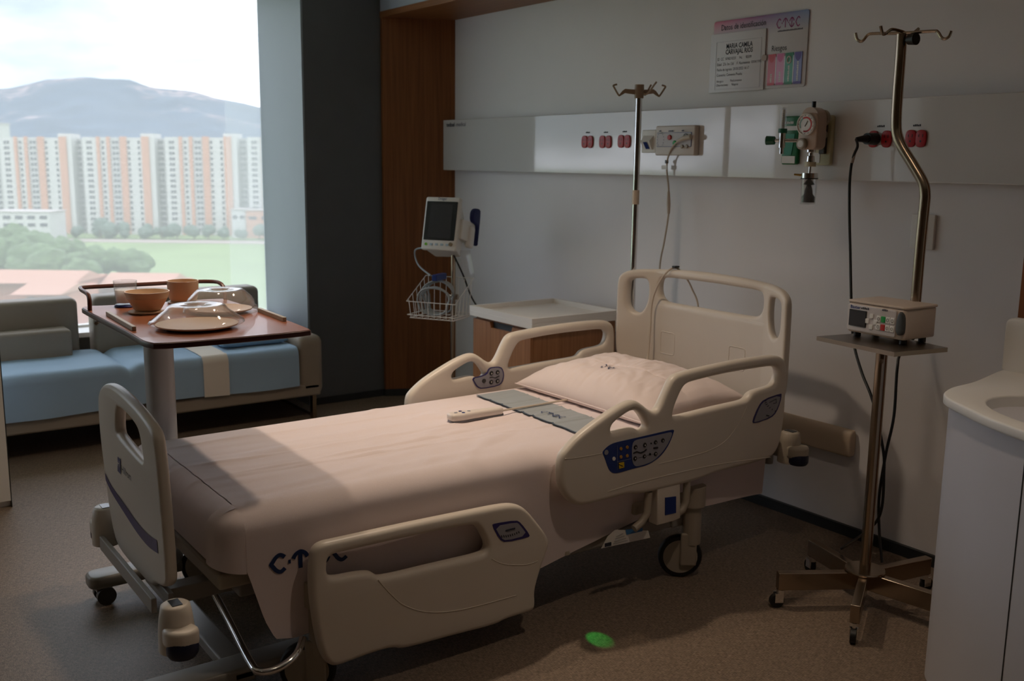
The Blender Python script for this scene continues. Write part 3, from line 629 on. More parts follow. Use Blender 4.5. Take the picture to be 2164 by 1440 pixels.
p = onz(370, 1275, .425); corner(p.x, p.y, 1, -1); print('near corner', p)
p = onz(222, 1070, .425); corner(p.x, p.y, -1, -1)
p = ony(1668, 910, 3.17); print('head corner', p); corner(XB+.49, 3.17, 1, 1, .50); corner(XB-.49, 3.17, -1, 1, .50)
mk('head_bumper_bar', B(XB-.49, XB+.49, 3.155, 3.185, .385, .43), M_FRAME, bed, bevel=.005)
for sx in (-.3, .3): mk('head_bracket', B(XB+sx-.03, XB+sx+.03, 3.05, 3.16, .36, .42), M_FRAME, bed, bevel=.004)
# chrome step tube at the foot
q = [onz(452, 1252, .2), onz(478, 1300, .19), onz(528, 1398, .17), onz(550, 1420, .165), onz(590, 1412, .165), onz(625, 1385, .18), onz(640, 1350, .2)]
mk('step_tube', MB().tube(catmull(q, 8), .011, 12), M_CHROME, bed)
# head-rail carrier under the near rail
XR = XN-.02
def arm(px): return MB().tube([onx(a, b, XR) for a, b in px], .014, 12)
mk('rail_arm', arm([(1371, 1040), (1368, 1085), (1355, 1105), (1340, 1118)]), M_GREYPL, bed); mk('rail_arm', arm([(1452, 1015), (1450, 1060), (1442, 1078), (1425, 1090)]), M_GREYPL, bed)
lb = mk('rail_latch', MB().plate([chaikin([(v.y, v.z) for v in (onx(a, b, XN) for a, b in ((1392, 1030), (1440, 1015), (1441, 1096), (1425, 1104), (1392, 1112)))], 0)], .05, .006, lambda a, b, c: (XN-.03+c, a, b)), M_CREAM, bed)
decal('latch_window', [(1407, 1053), (1430, 1050), (1430, 1085), (1407, 1090)], XN, M_BLUE, lb, -.0035, 0)
mk('carrier_beam', B(XB+.33, XN-.06, 2.36, 2.62, .30, .345), M_GREYPL, bed, bevel=.01)
lp = mk('notice_plate', MB().add([onx(a, b, XN-.05) for a, b in ((1270, 1160), (1374, 1137), (1370, 1122), (1300, 1120), (1284, 1134))], [(0, 1, 2, 3, 4)]), M_WHITEM, bed, smooth=0)
mk('notice_blue', MB().add([onx(a, b, XN-.048) for a, b in ((1324, 1131), (1358, 1123), (1358, 1116), (1322, 1120))], [(0, 1, 2, 3)]), mat('notice_blue', (60, 120, 180), .5), lp, smooth=0)
mk('notice_code', MB().add([onx(a, b, XN-.048) for a, b in ((1278, 1157), (1292, 1154), (1292, 1146), (1278, 1149))], [(0, 1, 2, 3)]), M_INK, lp, smooth=0)
for k in range(4): mk('notice_line', MB().tube([onx(1296+k*2, 1150-k*5, XN-.048), onx(1326-k*3, 1143-k*5, XN-.048)], .0006, 5), M_INK, lp)
# guide light under the latch
gx, gy = onz(1268, 1353).x, onz(1268, 1353).y
gp = onz(1268, 1353); hl = Vector((-2.538, 2.07, .215))
glo = mk('guide_light', MB().lathe([(.0001, .012), (.012, .012), (.014, 0), (.010, 0), (.010, .004), (.0001, .004)], hl), M_GREYPL, bed)
l = bpy.data.lights.new('guide_beam', 'SPOT'); l.energy = 2.0; l.color = (.02, 1, .12); l.spot_size = math.radians(17); l.spot_blend = .6; l.shadow_soft_size = .004
o = bpy.data.objects.new('guide_beam', l); COL.objects.link(o); o.parent = bed; o.location = hl-Vector((0, 0, .008))-bed.location
o.rotation_euler = (gp-hl).to_track_quat('-Z', 'Y').to_euler()

# ------------------------------------------------------------------ mattress, sheet, pillow
MT = .600
mm = MB()
mm.plate([rrect(-3.405, .865, -2.545, 3.06, .06, 6)], .17, .05, lambda a, b, c: (a, b, .51+c), 5)
tag(mk('mattress', mm, M_SHEET, None, smooth=60), 'thick mattress in a pale fitted cover lying on the hospital bed', 'mattress')
def zb_near(y):
    pts = [(.90, .50), (.93, .42), (.97, .28), (1.0, .215), (1.06, .20), (1.5, .20), (1.95, .195), (2.2, .235), (2.37, .27), (2.45, .285), (2.62, .27), (3.06, .245)]
    for (a, b), (c, d) in zip(pts, pts[1:]):
        if y <= c: return b+(d-b)*max(0, (y-a)/(c-a))
    return pts[-1][1]
def wr(x, y):
    v = .0022*noise.noise(Vector((x*30+4*noise.noise(Vector((y*1.1, x*2, 0))), y*2.6, 1.7)))
    v += .008*max(0, noise.noise(Vector((x*9+y*1.6, y*1.3, 5.1)))-.12)
    for x0, sl_, s_ in ((-2.98, .03, .005), (-3.12, -.02, .004), (-2.80, .05, .004), (-3.22, .02, .004), (-2.9, -.03, .004)):
        d = (x-x0-sl_*(y-2)+.012*noise.noise(Vector((y*2.1, x0*9, 0)))); v += .008*math.exp(-(d/s_)**2)*(.45+.9*noise.noise(Vector((y*1.7, x0*5, 2))))
    if 1.25 < y < 2.2:
        v += .014*max(0, noise.noise(Vector((x*12+y*5, y*6, 8)))-.08)*math.sin((y-1.25)/.95*PI)
    return v
XE0, XE1, RR = -3.412, -2.535, .07
def drape_x(y, z):
    k = max(0, min(1, (MT-z)/.4)); return XE1+.022+.012*math.sin(y*7.3+1)*k+.010*noise.noise(Vector((y*3, z*2, 4)))*k-.012*k
def sheet(u, v):
    # v across: far hem -> top -> near hem; u along the bed (foot -> head)
    y = .925+u*(3.075-.925)
    s1, s2, s3, s4 = .10, .14, .60, .66
    if v < s1: z = .45+(MT-RR-.45)*v/s1; return Vector((XE0+.002*math.sin(y*9), y, z))
    if v < s2:
        a = (v-s1)/(s2-s1)*PI/2; return Vector((XE0+RR*(1-math.cos(a)), y, MT-RR+RR*math.sin(a)))
    if v < s3:
        x = XE0+RR+(XE1-RR-XE0-RR)*(v-s2)/(s3-s2); return Vector((x, y, MT+wr(x, y)))
    zb = zb_near(y)
    if v < s4:
        a = (v-s3)/(s4-s3)*PI/2; x = XE1-RR; 
        zz = MT-RR+RR*math.cos(a); return Vector((x+(drape_x(y, MT-RR)-x)*math.sin(a), y, zz+wr(x, y)*(1-math.sin(a))))
    k = (v-s4)/(1-s4); z = MT-RR+(zb-(MT-RR))*k; return Vector((drape_x(y, z), y, z))
sm = MB().grid(sheet, 220, 170)
def footflap(u, v):   # u across, v down over the foot end
    x = XE0+RR*.6+(XE1-XE0-RR*1.1)*u
    a = min(1, v/.35)*PI/2; yy = .925-.064*math.sin(a); z = MT-.06*(1-math.cos(a))
    if v > .35: z -= (v-.35)/.65*.10
    return Vector((x, yy-.004, z+wr(x, .925)*(1-v)))
sm.grid(footflap, 90, 16)
def cornerflap(u, v):
    a = u*PI/2; cx, cy, r0 = XE1-RR, .925, RR+.018
    b = min(1, v/.35)*PI/2; rr = r0*math.sin(b); z = MT-.055*(1-math.cos(b))
    if v > .35: z -= (v-.35)/.65*(.10+.02*u)
    return Vector((cx+rr*math.sin(a)*1.04, cy-rr*math.cos(a)*.92, z+.001))
sm.grid(cornerflap, 20, 16)
shd = mk('bed_sheet', sm, M_SHEET, None, smooth=180)
tag(shd, 'white top sheet with grey band and lettering spread over the hospital bed', 'sheet')
# printed lettering on the hanging side
p0 = onx(573, 1195, -2.51); p1 = onx(630, 1180, -2.51)
hC = .050; tlt = .03
def onsheet(a, b):
    y = p0.y+a*.0555; z = p0.z+(b-.5)*hC-a*.0035
    return Vector((drape_x(y, z)+.0022, y, z))
mk('side_lettering', ctic(onsheet, .23), M_INKB, shd, smooth=0)
# grey band on the top
def band(px, name, lift=.006):
    (x0, y0), (x1, y1), (x2, y2), (x3, y3) = [(lambda v: (v.x, v.y))(onz(a, b, MT+.004)) for a, b in px]
    def f(u, v):
        x = (x0*(1-u)+x1*u)*(1-v)+(x3*(1-u)+x2*u)*v; y = (y0*(1-u)+y1*u)*(1-v)+(y3*(1-u)+y2*u)*v
        return Vector((x, y, MT+wr(x, y)+lift))
    return f
bf = band(((1008, 836), (1236, 922), (1290, 898), (1085, 824)), 'b')
mk('grey_band', MB().grid(bf, 110, 30), M_GREYBAND, shd, smooth=180)
be = band(((1006, 837), (1235, 923.5), (1237, 922), (1008, 836)), 'b', .0068); mk('band_piping', MB().grid(be, 110, 3), mat('piping_slate', (70, 86, 104), .7), shd, smooth=180)
q0 = onz(1140, 876, MT); q1 = onz(1186, 890, MT); ex = (q1-q0)/4.3
ey = Vector((-ex.y, ex.x, 0))
def onband(a, b): v = q0+ex*a*1.0+ey*b*.9; return Vector((v.x, v.y, MT+wr(v.x, v.y)+.010))
mk('band_lettering', ctic(onband, .2), M_INKB, shd, smooth=0)
# pillow
PC = Vector((-2.945, 2.70, 0)); PW, PD = .405, .265
def pil(sgn):
    def f(u, v):
        a = u*2-1; b = v*2-1
        k = ((1-abs(a)**3.2)*(1-abs(b)**3.0))**.55 if abs(a) < 1 and abs(b) < 1 else 0
        pin = 1-.05*(1-a*a)-.0; pin2 = 1-.06*(1-b*b)
        x = PC.x+a*PW*(1-.05*(1-b*b)); y = PC.y+b*PD*(1-.05*(1-a*a))
        n = .010*noise.noise(Vector((a*2.2, b*2.2, 3)))+.005*noise.noise(Vector((a*8+b*3, b*5, 1)))+.004*abs(noise.noise(Vector((a*14, b*3, 6))))
        n -= .004*math.exp(-((b+.15-.1*a)/.02)**2)+.003*math.exp(-((a+.1+.05*b)/.018)**2)
        base = MT+.022+.030*(b+1)/2
        if sgn > 0: z = base+k*(.112+n*1.4)
        else: z = max(MT+.008, base-k*.06)
        return Vector((x, y, z))
    return f
pm = MB().grid(pil(1), 120, 110).grid(pil(-1), 120, 110)
plo = mk('pillow', pm, M_PILLOW, None, smooth=180, weld=True)
tag(plo, 'white pillow with a small navy logo at the head of the hospital bed', 'pillow')
pt = pil(1)
def onpil(a, b):
    u0, v0 = .43, .30; f = pt(u0+a*.028-b*.0, v0+b*.055-a*.004); return f+Vector((0, 0, .004))
mk('pillow_lettering', ctic(onpil, .2), M_INKB, plo, smooth=0)
hem = [pt(i/60, .0) for i in range(61)]
mk('pillow_hem', MB().tube([p+Vector((0, -.001, 0)) for p in hem], .003, 6), M_PILLOW, plo)
# nurse-call handset and its lead
hs = thing('call_handset', onz(1000, 880, MT+.01), 'beige nurse call handset on the white sheet with a long cord to the wall', 'handset')
a, b = onz(948, 884, MT+.02), onz(1062, 868, MT+.02); ax = (b-a).normalized(); ay = Vector((-ax.y, ax.x, 0)); Ln = (b-a).length
def hsf(x, y, z): v = a+ax*x+ay*y; return Vector((v.x, v.y, MT+.008+z))
prof = [(0, .018), (.012, .028), (.05, .031), (.09, .026), (.13, .022), (Ln-.02, .020), (Ln, .012)]
outlp = [(x, -w_) for x, w_ in prof]+[(x, w_) for x, w_ in reversed(prof)]
body = mk('handset_body', MB().plate([chaikin(outlp, 3)], .028, .011, lambda x, y, c: hsf(x, y, .014+c), 4), mat('handset_beige', (224, 214, 206), .4), hs)
mk('handset_base', MB().plate([chaikin([(x+.002, y*.94) for x, y in outlp], 3)], .006, .002, lambda x, y, c: hsf(x, y, -.001+c)), mat('handset_grey', (120, 120, 128), .4), body)
for i, (x, y, m_) in enumerate(((.03, 0, M_GREYBTN), (.055, .012, M_INDIGO), (.055, -.012, M_BLUE), (.085, 0, M_GREYBTN))): mk('button', MB().lathe([(.0001, .002), (.006, .002), (.007, 0)], hsf(x, y, .0275), seg=16), m_, body)
cord = [hsf(Ln-.005, 0, .012), onz(1100, 862, MT+.012), onz(1165, 851, MT+.012), onz(1230, 838, MT+.02), Vector((-3.1, 2.83, MT+.02)), Vector((-3.16, 2.99, MT+.03)), ony(1368, 760, YHC-.06), ony(1374, 700, YHC-.035), ony(1378, 640, YHC-.03), ony(1392, 600, YHC-.03), ony(1412, 573, YHC-.01), ony(1430, 567, YHC+.03)]
HBT = ony(1428, 566, YHC+.02)
cord += [ony(1448, 585, YHC+.06), ony(1462, 610, YHC+.065), ony(1476, 655, YHC+.07), ony(1470, 760, YHC+.09), ony(1420, 800, YHC+.12), ony(1392, 700, YHC+.15), ony(1394, 570, YHC+.19), ony(1404, 510, YHC+.22), ony(1413, 450, YHC+.245)]
cord += [ony(1413, 400, 3.44), ony(1409, 350, 3.435), ony(1418, 316, 3.425), ony(1436, 296, 3.41), ony(1455, 290, 3.41)]
M_LEAD = mat('beige_lead', (205, 192, 176), .45)
mk('lead', MB().tube(catmull(cord, 8), .0042, 8), M_LEAD, hs)
mk('strain_sleeve', MB().tube([ony(1413, 452, YHC+.245), ony(1413, 430, 3.425), ony(1413, 405, 3.435)], [.007, .010, .006], 10), M_LEAD, hs)
mk('plug_sleeve', MB().tube([ony(1432, 298, 3.412), ony(1445, 292, 3.41), ony(1460, 289, 3.415)], [.006, .010, .012], 12), M_LEAD, hs)
mk('lead_tag', MB().box(ony(1404, 354, 3.43), (.035, .003, .02)), M_WHITEM, hs)
mk('lead_clamp', MB().box(ony(1409, 342, 3.435), (.014, .014, .016)), M_BEZEL, hs, bevel=.003)
mk('cord_clip', MB().box(HBT+Vector((0, 0, .004)), (.02, .03, .008)), M_BEZEL, hs, bevel=.002)
# ------------------------------------------------------------------ headwall console and its fittings
YC = YH-.068
ct = (ony(940, 254.7, YC).z+ony(2100, 195.8, YC).z)/2; cb = (ony(940, 358.4, YC).z+ony(2100, 392.8, YC).z)/2
con = tag(mk('headwall_panel', B(-5.592, -1.6, YC, YH-.001, cb, ct), mat('console_gloss_white', (222, 222, 222), .07, coat=.6), None, smooth=0, bevel=.004), 'long glossy white medical supply panel across the head wall', 'wall panel')
o0 = ony(944, 268, YC-.001)
mk('maker_name', MB().text('tedisel', .036, lambda x, y: o0+Vector((x, -.0008, y)), bold=True), M_INK, con, smooth=0)
o1 = o0+Vector((.115, 0, 0)); mk('maker_suffix', MB().text('medical', .036, lambda x, y: o1+Vector((x, -.0008, y))), mat('print_violet_grey', (110, 108, 130), .6), con, smooth=0)
def WC(px, py, l=0): v = ony(px, py, YC); return Vector((v.x, YC-l, v.z))
OL = ['red double socket on the glossy panel farthest from the bed-side IV pole', 'red double socket on the glossy panel, middle of the three left of the IV pole', 'red double socket on the glossy panel right next to the bed-side IV pole', 'red double socket holding the black pump plug', 'red double socket on the glossy panel beside the bent steel stand']
for i, (x1, x2, y) in enumerate(((1236.5, 1248.5, 300), (1274, 1287, 300), (1313.5, 1327, 299), (1847, 1875, 294), (1926, 1948, 293))):
    a, b = WC(x1, y), WC(x2, y); sc = (b-a).length
    if i == 3: sc = .062
    o = thing('power_outlet', (a+b)/2-Vector((0, 0, .025)), OL[i], 'outlet', 'red sockets on the headwall panel')
    for p in (a, b):
        s_ = mk('socket_face', MB().plate([chaikin([(-.022, -.02), (-.022, .02), (-.012, .032), (.012, .032), (.022, .02), (.022, -.02), (.012, -.032), (-.012, -.032)], 2)], .008, .002, lambda u, v, c, p=p: p+Vector((u, -.004-c, v))), M_OUTRED, o)
        for dx, dz, h in ((-.008, .010, .010), (.008, .010, .012)): mk('slot', MB().box(p+Vector((dx, -.0082, dz)), (.003, .001, h)), M_BEZEL, s_, smooth=0)
        mk('earth_hole', MB().lathe([(.0001, 0), (.004, 0)], p+Vector((0, -.0087, -.010)), 'Y', 12), M_BEZEL, s_, smooth=0)
    c = (a+b)/2; mk('caption', dashes(5, .011, lambda x, y, c=c: c+Vector((x-.018, -.001, y+.045))), M_INK, o, smooth=0)
# switch with blue rocker
c = WC(1375, 299); sw = thing('reading_switch', c-Vector((0, 0, .05)), 'white switch with tilted blue rocker on the glossy panel', 'switch')
mk('switch_plate', MB().plate([rrect(-.05, -.055, .05, .055, .006)], .014, .004, lambda u, v, k: c+Vector((u, -.007-k, v))), M_WHITEM, sw)
mk('hood', MB().add([c+Vector(v) for v in ((-.035, -.014, .028), (.035, -.014, .028), (.035, -.014, -.04), (-.035, -.014, -.04), (-.03, -.04, .0), (.03, -.04, 0), (.03, -.02, -.04), (-.03, -.02, -.04))], [(0, 1, 5, 4), (4, 5, 6, 7), (1, 2, 6, 5), (0, 4, 7, 3), (2, 3, 7, 6)]), M_WHITEM, sw, smooth=0)
mk('rocker', MB().add([c+Vector(v) for v in ((-.012, -.041, -.004), (.015, -.041, -.004), (.02, -.024, -.037), (-.007, -.024, -.037))], [(0, 1, 2, 3)]), M_BLUE, sw, smooth=0)
# nurse call unit
a, b = WC(1396, 267), WC(1477, 329); c = (a+b)/2; w2, h2 = (b.x-a.x)/2, (a.z-b.z)/2
nc = thing('nurse_call_unit', c-Vector((0, 0, h2)), 'beige nurse call unit with red and green buttons on the glossy panel', 'call unit')
mk('housing', MB().plate([rrect(-w2, -h2, w2, h2, .008)], .032, .006, lambda u, v, k: c+Vector((u, -.016-k, v))), mat('call_housing', (214, 204, 196), .4), nc)
fr_ = mk('face_sheet', MB().plate([rrect(-w2+.014, -h2+.04, w2-.02, h2-.032, .003)], .002, 0, lambda u, v, k: c+Vector((u, -.033-k, v))), M_BLUE, nc, smooth=0)
mk('face_field', MB().plate([rrect(-w2+.016, -h2+.042, w2-.022, h2-.034, .002)], .002, 0, lambda u, v, k: c+Vector((u, -.0342-k, v))), mat('face_grey', (206, 202, 206), .5), nc, smooth=0)
for (x, y, r, m_) in ((1427, 291, .012, M_RED), (1438, 303, .012, M_GREEN), (1453, 310, .009, M_GREYPL), (1463, 310, .009, M_GREYPL)):
    p = WC(x, y, .036); mk('call_button', MB().lathe([(r, 0), (r, -.005), (r*.8, -.007), (.0001, -.007)], p, 'Y', 18), m_, nc)
p = WC(1407, 296, .0357)
for k in range(14): mk('speaker_slot', MB().box(p+Vector((.022*math.cos(k*PI/7), 0, .032*math.sin(k*PI/7))), (.004, .001, .004)), M_GREYBTN, nc, smooth=0)
p = WC(1461, 289, .0355); mk('lead_socket', MB().lathe([(.014, 0), (.014, -.004), (.011, -.004)], p, 'Y', 16), M_BEZEL, nc)
for x, y, wtxt in ((1404, 279, '___'), (1424, 279, '______'), (1452, 278, '___')):
    p = WC(x, y, .0358); mk('unit_caption', dashes(len(wtxt), .009, lambda u, v, p=p: p+Vector((u, 0, v))), M_INKB, nc, smooth=0)
# oxygen outlet + flowmeter
c = WC(1680, 297); ox = thing('oxygen_outlet', c-Vector((0, 0, .09)), 'green oxygen wall outlet plate with white stripe', 'gas outlet')
mk('plate', MB().plate([rrect(-.042, -.10, .042, .10, .01)], .02, .005, lambda u, v, k: c+Vector((u-.01, -.01-k, v))), mat('oxygen_green', (16, 110, 62), .35), ox)
mk('stripe', MB().box(c+Vector((-.01, -.021, .05)), (.074, .002, .018)), M_WHITEM, ox, smooth=0)
mk('label_field', MB().box(c+Vector((-.012, -.021, -.08)), (.068, .002, .03)), M_WHITEM, ox, smooth=0)
mk('caption', dashes(6, .014, lambda u, v: c+Vector((u-.046, -.0215, v+.068))), M_WHITEM, ox, smooth=0)
mk('latch_field', MB().plate([[(-.034, .026), (.026, .026), (.012, -.06), (-.022, -.06)]], .002, 0, lambda u, v, k: c+Vector((u-.01, -.022-k, v))), mat('latch_teal', (30, 140, 110), .4), ox, smooth=0)
fp = ony(1653, 297, YC-.09); fl = thing('oxygen_flowmeter', fp-Vector((0, 0, .06)), 'oxygen flowmeter with clear upright tube and green knob', 'flowmeter')
mk('stem', MB().cyl(fp, Vector((fp.x+.10, YC-.021, fp.z)), .008, seg=12), M_CHROME, fl)
mk('valve_body', MB().cyl(fp-Vector((0, 0, .03)), fp+Vector((0, 0, .03)), .014, seg=16).cyl(fp-Vector((0, 0, .055)), fp-Vector((0, 0, .03)), .009, seg=16), M_CHROME, fl)
mk('collar', MB().cyl(fp+Vector((0, 0, .03)), fp+Vector((0, 0, .048)), .018, seg=16), mat('flow_green', (18, 90, 66), .4), fl)
mk('knob', MB().cyl(fp-Vector((.03, .012, 0)), fp-Vector((.062, .025, 0)), .017, .019, seg=14), mat('flow_green', (18, 90, 66), .4), fl)
mk('knob_stem', MB().cyl(fp, fp-Vector((.03, .012, 0)), .007, seg=10), M_CHROME, fl)
ht = (WC(1654, 228).z-fp.z)*.97
mk('tube', MB().lathe([(.014, .048), (.014, ht), (.0001, ht), (.0001, ht-.004), (.010, ht-.004), (.010, .048)], fp, seg=20), M_JAR, fl)
mk('inner_scale', MB().cyl(fp+Vector((0, 0, .05)), fp+Vector((0, 0, ht-.01)), .006, seg=10), M_WHITEM, fl)
for k in range(8): mk('scale_mark', MB().box(fp+Vector((.004, -.0065, .06+k*(ht-.08)/8)), (.006, .001, .002)), M_INK, fl, smooth=0)
# vacuum outlet + suction regulator + collection jar
c2 = WC(1744, 297); vo = thing('vacuum_outlet', c2-Vector((0, 0, .09)), 'cream vacuum wall outlet plate behind the suction regulator', 'gas outlet')
mk('plate', MB().plate([rrect(-.05, -.10, .045, .10, .01)], .02, .005, lambda u, v, k: c2+Vector((u, -.01-k, v))), mat('vacuum_cream', (206, 200, 164), .4), vo)
mk('latch', MB().box(c2+Vector((.012, -.028, .01)), (.03, .016, .13)), mat('dark_bronze', (70, 62, 52), .4), vo, bevel=.004)
mk('label_field', MB().box(c2+Vector((-.025, -.021, -.07)), (.04, .002, .04)), M_WHITEM, vo, smooth=0)
rc = ony(1717, 274, YC-.09); rg = thing('suction_regulator', rc-Vector((0, 0, .12)), 'beige suction regulator with a round gauge and chrome outlet', 'regulator')
SR = Matrix.Translation(rc) @ Matrix.Scale(.76, 4) @ Matrix.Translation(-rc)
def mkr(*a, **k): return mk(*a, M=SR, **k)
mk('wall_stem', MB().cyl(rc+Vector((.02, .02, -.02)), Vector((rc.x+.02, YC-.037, rc.z-.02)), .016), M_GREYPL, rg)
M_REG = mat('regulator_beige', (196, 172, 154), .4)
mkr('body', MB().plate([rrect(-.062, -.105, .062, .085, .03)], .08, .01, lambda u, v, k: rc+Vector((u, .0-k, v))), M_REG, rg)
mkr('top_bulge', MB().cyl(rc+Vector((.0, -.03, .06)), rc+Vector((.0, .04, .06)), .055, seg=28), M_REG, rg)
mkr('back_tube', MB().cyl(rc+Vector((.02, .04, .06)), rc+Vector((.02, .06, .06)), .045, seg=24), M_GREYPL, rg)
mkr('mode_knob', MB().cyl(rc+Vector((0, 0, .11)), rc+Vector((0, 0, .145)), .011, seg=12), M_BEZEL, rg)
gpos = rc+Vector((-.006, -.042, .025))
g_ = mkr('gauge', MB().lathe([(.058, .006), (.058, -.010), (.052, -.014), (.050, -.008), (.0001, -.008)], gpos, 'Y', 36), M_WHITEM, rg)
def arc(r, a0, a1, w_, m_, nm):
    pts = [(r*math.cos(math.radians(a0+(a1-a0)*k/20)), r*math.sin(math.radians(a0+(a1-a0)*k/20))) for k in range(21)]
    mkr(nm, MB().ribbon(pts, w_, lambda u, v: gpos+Vector((u, -.0092, v))), m_, g_, smooth=0)
arc(.036, 120, -60, .009, M_RED, 'red_arc'); arc(.036, -60, -110, .009, mat('gauge_crimson', (150, 20, 30), .5), 'crimson_arc'); arc(.036, 120, 210, .007, mat('gauge_teal', (120, 170, 165), .5), 'pale_arc')
mkr('needle', MB().tube([gpos+Vector((-.004, -.0098, -.01)), gpos+Vector((.012, -.0098, .018))], .0015, 6), M_BEZEL, g_)
for k in range(12):
    t_ = math.radians(-120+k*27); mkr('tick', MB().box(gpos+Vector((.047*math.cos(t_), -.0092, .047*math.sin(t_))), (.004, .001, .004)), M_INK, g_, smooth=0)
kp = rc+Vector((-.022, -.04, -.075)); kn = mkr('control_knob', MB().lathe([(.03, 0), (.03, -.02), (.024, -.026), (.0001, -.026)], kp, 'Y', 24), M_GREYPL, rg); mkr('knob_face', MB().lathe([(.018, -.0265), (.0001, -.0265)], kp, 'Y', 20), M_WHITEM, kn)
p_ = rc+Vector((.0, 0, -.105))
mkr('chrome_outlet', MB().lathe([(.024, 0), (.024, -.012), (.012, -.016), (.012, -.03), (.020, -.034), (.022, -.062), (.010, -.064), (.0001, -.064)], p_, seg=22), M_CHROME, rg)
mkr('ring_nut', MB().lathe([(.0001, -.064), (.03, -.064), (.03, -.088), (.0001, -.088)], p_, seg=22), mat('ring_cream', (214, 206, 178), .4), rg)
mkr('down_tube', MB().cyl(p_-Vector((0, 0, .088)), p_-Vector((0, 0, .122)), .007, seg=12), M_CHROME, rg)
jp = p_-Vector((0, 0, .122)); jr = thing('suction_jar', jp-Vector((0, 0, .16)), 'clear safety jar with black float hanging under the suction regulator', 'jar')
mkr('lid', MB().lathe([(.0001, 0), (.044, 0), (.044, -.026), (.0001, -.026)], jp, seg=28), M_CHROME, jr)
mkr('lid_ring', MB().lathe([(.0445, -.026), (.0455, -.026), (.0455, -.032), (.0445, -.032)], jp, seg=28), M_BEZEL, jr)
mkr('hose_barb', MB().tube([jp+Vector((-.04, 0, -.013)), jp+Vector((-.06, -.01, -.011)), jp+Vector((-.085, -.02, -.009))], [.008, .006, .005], 10), mat('brass', (150, 120, 60), .3, 1.0), jr)
mkr('cup', MB().lathe([(.042, -.03), (.040, -.165), (.0001, -.168), (.0001, -.164), (.037, -.161), (.039, -.03)], jp, seg=28), M_JAR, jr)
mkr('float', MB().lathe([(.0001, -.03), (.012, -.035), (.030, -.06), (.012, -.064), (.020, -.09), (.022, -.11), (.034, -.125), (.034, -.155), (.0001, -.155)], jp, seg=22), M_BLACK, jr)
# wall switch plate and bumper rail
def WH(px, py, l=0): v = ony(px, py, YH); return Vector((v.x, YH-l, v.z))
a, b = WH(1932, 452), WH(1975, 529); c3 = (a+b)/2; w3, h3 = (b.x-a.x)/2, (a.z-b.z)/2
wsw = thing('wall_switch', c3-Vector((0, 0, h3)), 'plain white switch plate on the wall behind the steel stand', 'switch')
mk('switch_plate', MB().plate([rrect(-w3, -h3, w3, h3, .004)], .014, .003, lambda u, v, k: c3+Vector((u, -.0075-k, v))), M_WHITEM, wsw)
mk('rocker', MB().plate([rrect(-w3*.4, -h3*.6, w3*.4, h3*.6, .003)], .006, .002, lambda u, v, k: c3+Vector((u, -.0165-k, v))), M_WHITEM, wsw)
p1_, p2_ = ony(1650, 878, YH-.03), ony(1803, 912, YH-.03); zt2 = p2_.z; zb2 = ony(1803, 968, YH-.03).z
bmp = tag(mk('wall_bumper', MB().plate([chaikin([(-.045, zb2), (-.03, zb2-.0), (-.001, zb2), (-.001, zt2), (-.03, zt2), (-.045, zt2-.03), (-.045, zb2+.02)], 2)], p2_.x-(-3.75), .008, lambda u, v, k: (( -3.75+p2_.x)/2+k, YH+u, v)), mat('bumper_taupe', (190, 172, 150), .45), None, smooth=50), 'rounded taupe wall bumper rail behind the head of the bed', 'bumper rail')
# identification board
a, b = WH(1510, 46), WH(1711, 21); e_, f_ = WH(1507, 194), WH(1704, 184)
x0, x1 = (a.x+e_.x)/2, (b.x+f_.x)/2; z1, z0_ = (a.z+b.z)/2, (e_.z+f_.z)/2; bw, bh = x1-x0, z1-z0_
idb = thing('identification_board', ((x0+x1)/2, YH, z0_), 'clear acrylic patient identification board with coloured risk tabs on the wall', 'sign')
def BD(u, v, l): return Vector((x0+u*bw, YH-l, z0_+v*bh))
mb_ = bpy.data.materials.new('board_print'); mb_.use_nodes = True; t = mb_.node_tree; b_ = t.nodes['Principled BSDF']; b_.inputs['Roughness'].default_value = .3
tc_ = t.nodes.new('ShaderNodeTexCoord'); sp = t.nodes.new('ShaderNodeSeparateXYZ'); t.links.new(tc_.outputs['Generated'], sp.inputs[0])
r1 = t.nodes.new('ShaderNodeValToRGB'); r1.color_ramp.elements[0].color = lin((226, 120, 150)); r1.color_ramp.elements[1].color = lin((150, 180, 226)); e = r1.color_ramp.elements.new(.55); e.color = lin((160, 120, 175))
t.links.new(sp.outputs[0], r1.inputs[0])
r2 = t.nodes.new('ShaderNodeValToRGB'); r2.color_ramp.elements[0].position = .74; r2.color_ramp.elements[0].color = (0, 0, 0, 1); r2.color_ramp.elements[1].position = 1.0
t.links.new(sp.outputs[2], r2.inputs[0]); mx = t.nodes.new('ShaderNodeMix'); mx.data_type = 'RGBA'; t.links.new(r2.outputs[0], mx.inputs[0]); mx.inputs[6].default_value = lin((214, 212, 214)); t.links.new(r1.outputs[0], mx.inputs[7]); t.links.new(mx.outputs[2], b_.inputs['Base Color'])
back = mk('board', MB().plate([rrect(x0, z0_, x1, z1, .012)], .006, .001, lambda u, v, k: (u, YH-.0036-k, v)), mb_, idb)
mk('heading', MB().text('Datos de identificación', .036, lambda u, v: BD(.085, .865, .008)+Vector((u*.78, 0, v))), M_INK, back, smooth=0)
pk = mk('paper_pocket', MB().plate([rrect(x0-.008, z0_-.004, x0+bw*.59, z0_+bh*.82, .004)], .006, .001, lambda u, v, k: (u, YH-.0115-k, v)), mat('paper_white', (222, 222, 226), .35), idb)
def T(parent, s_, u, v, size, w_=.8, bold=False, al='LEFT', m=None): mk('print_line', MB().text(s_, size, lambda a, b: BD(u, v, .0152)+Vector((a*w_, 0, b)), al, bold), m or M_INK, parent, smooth=0)
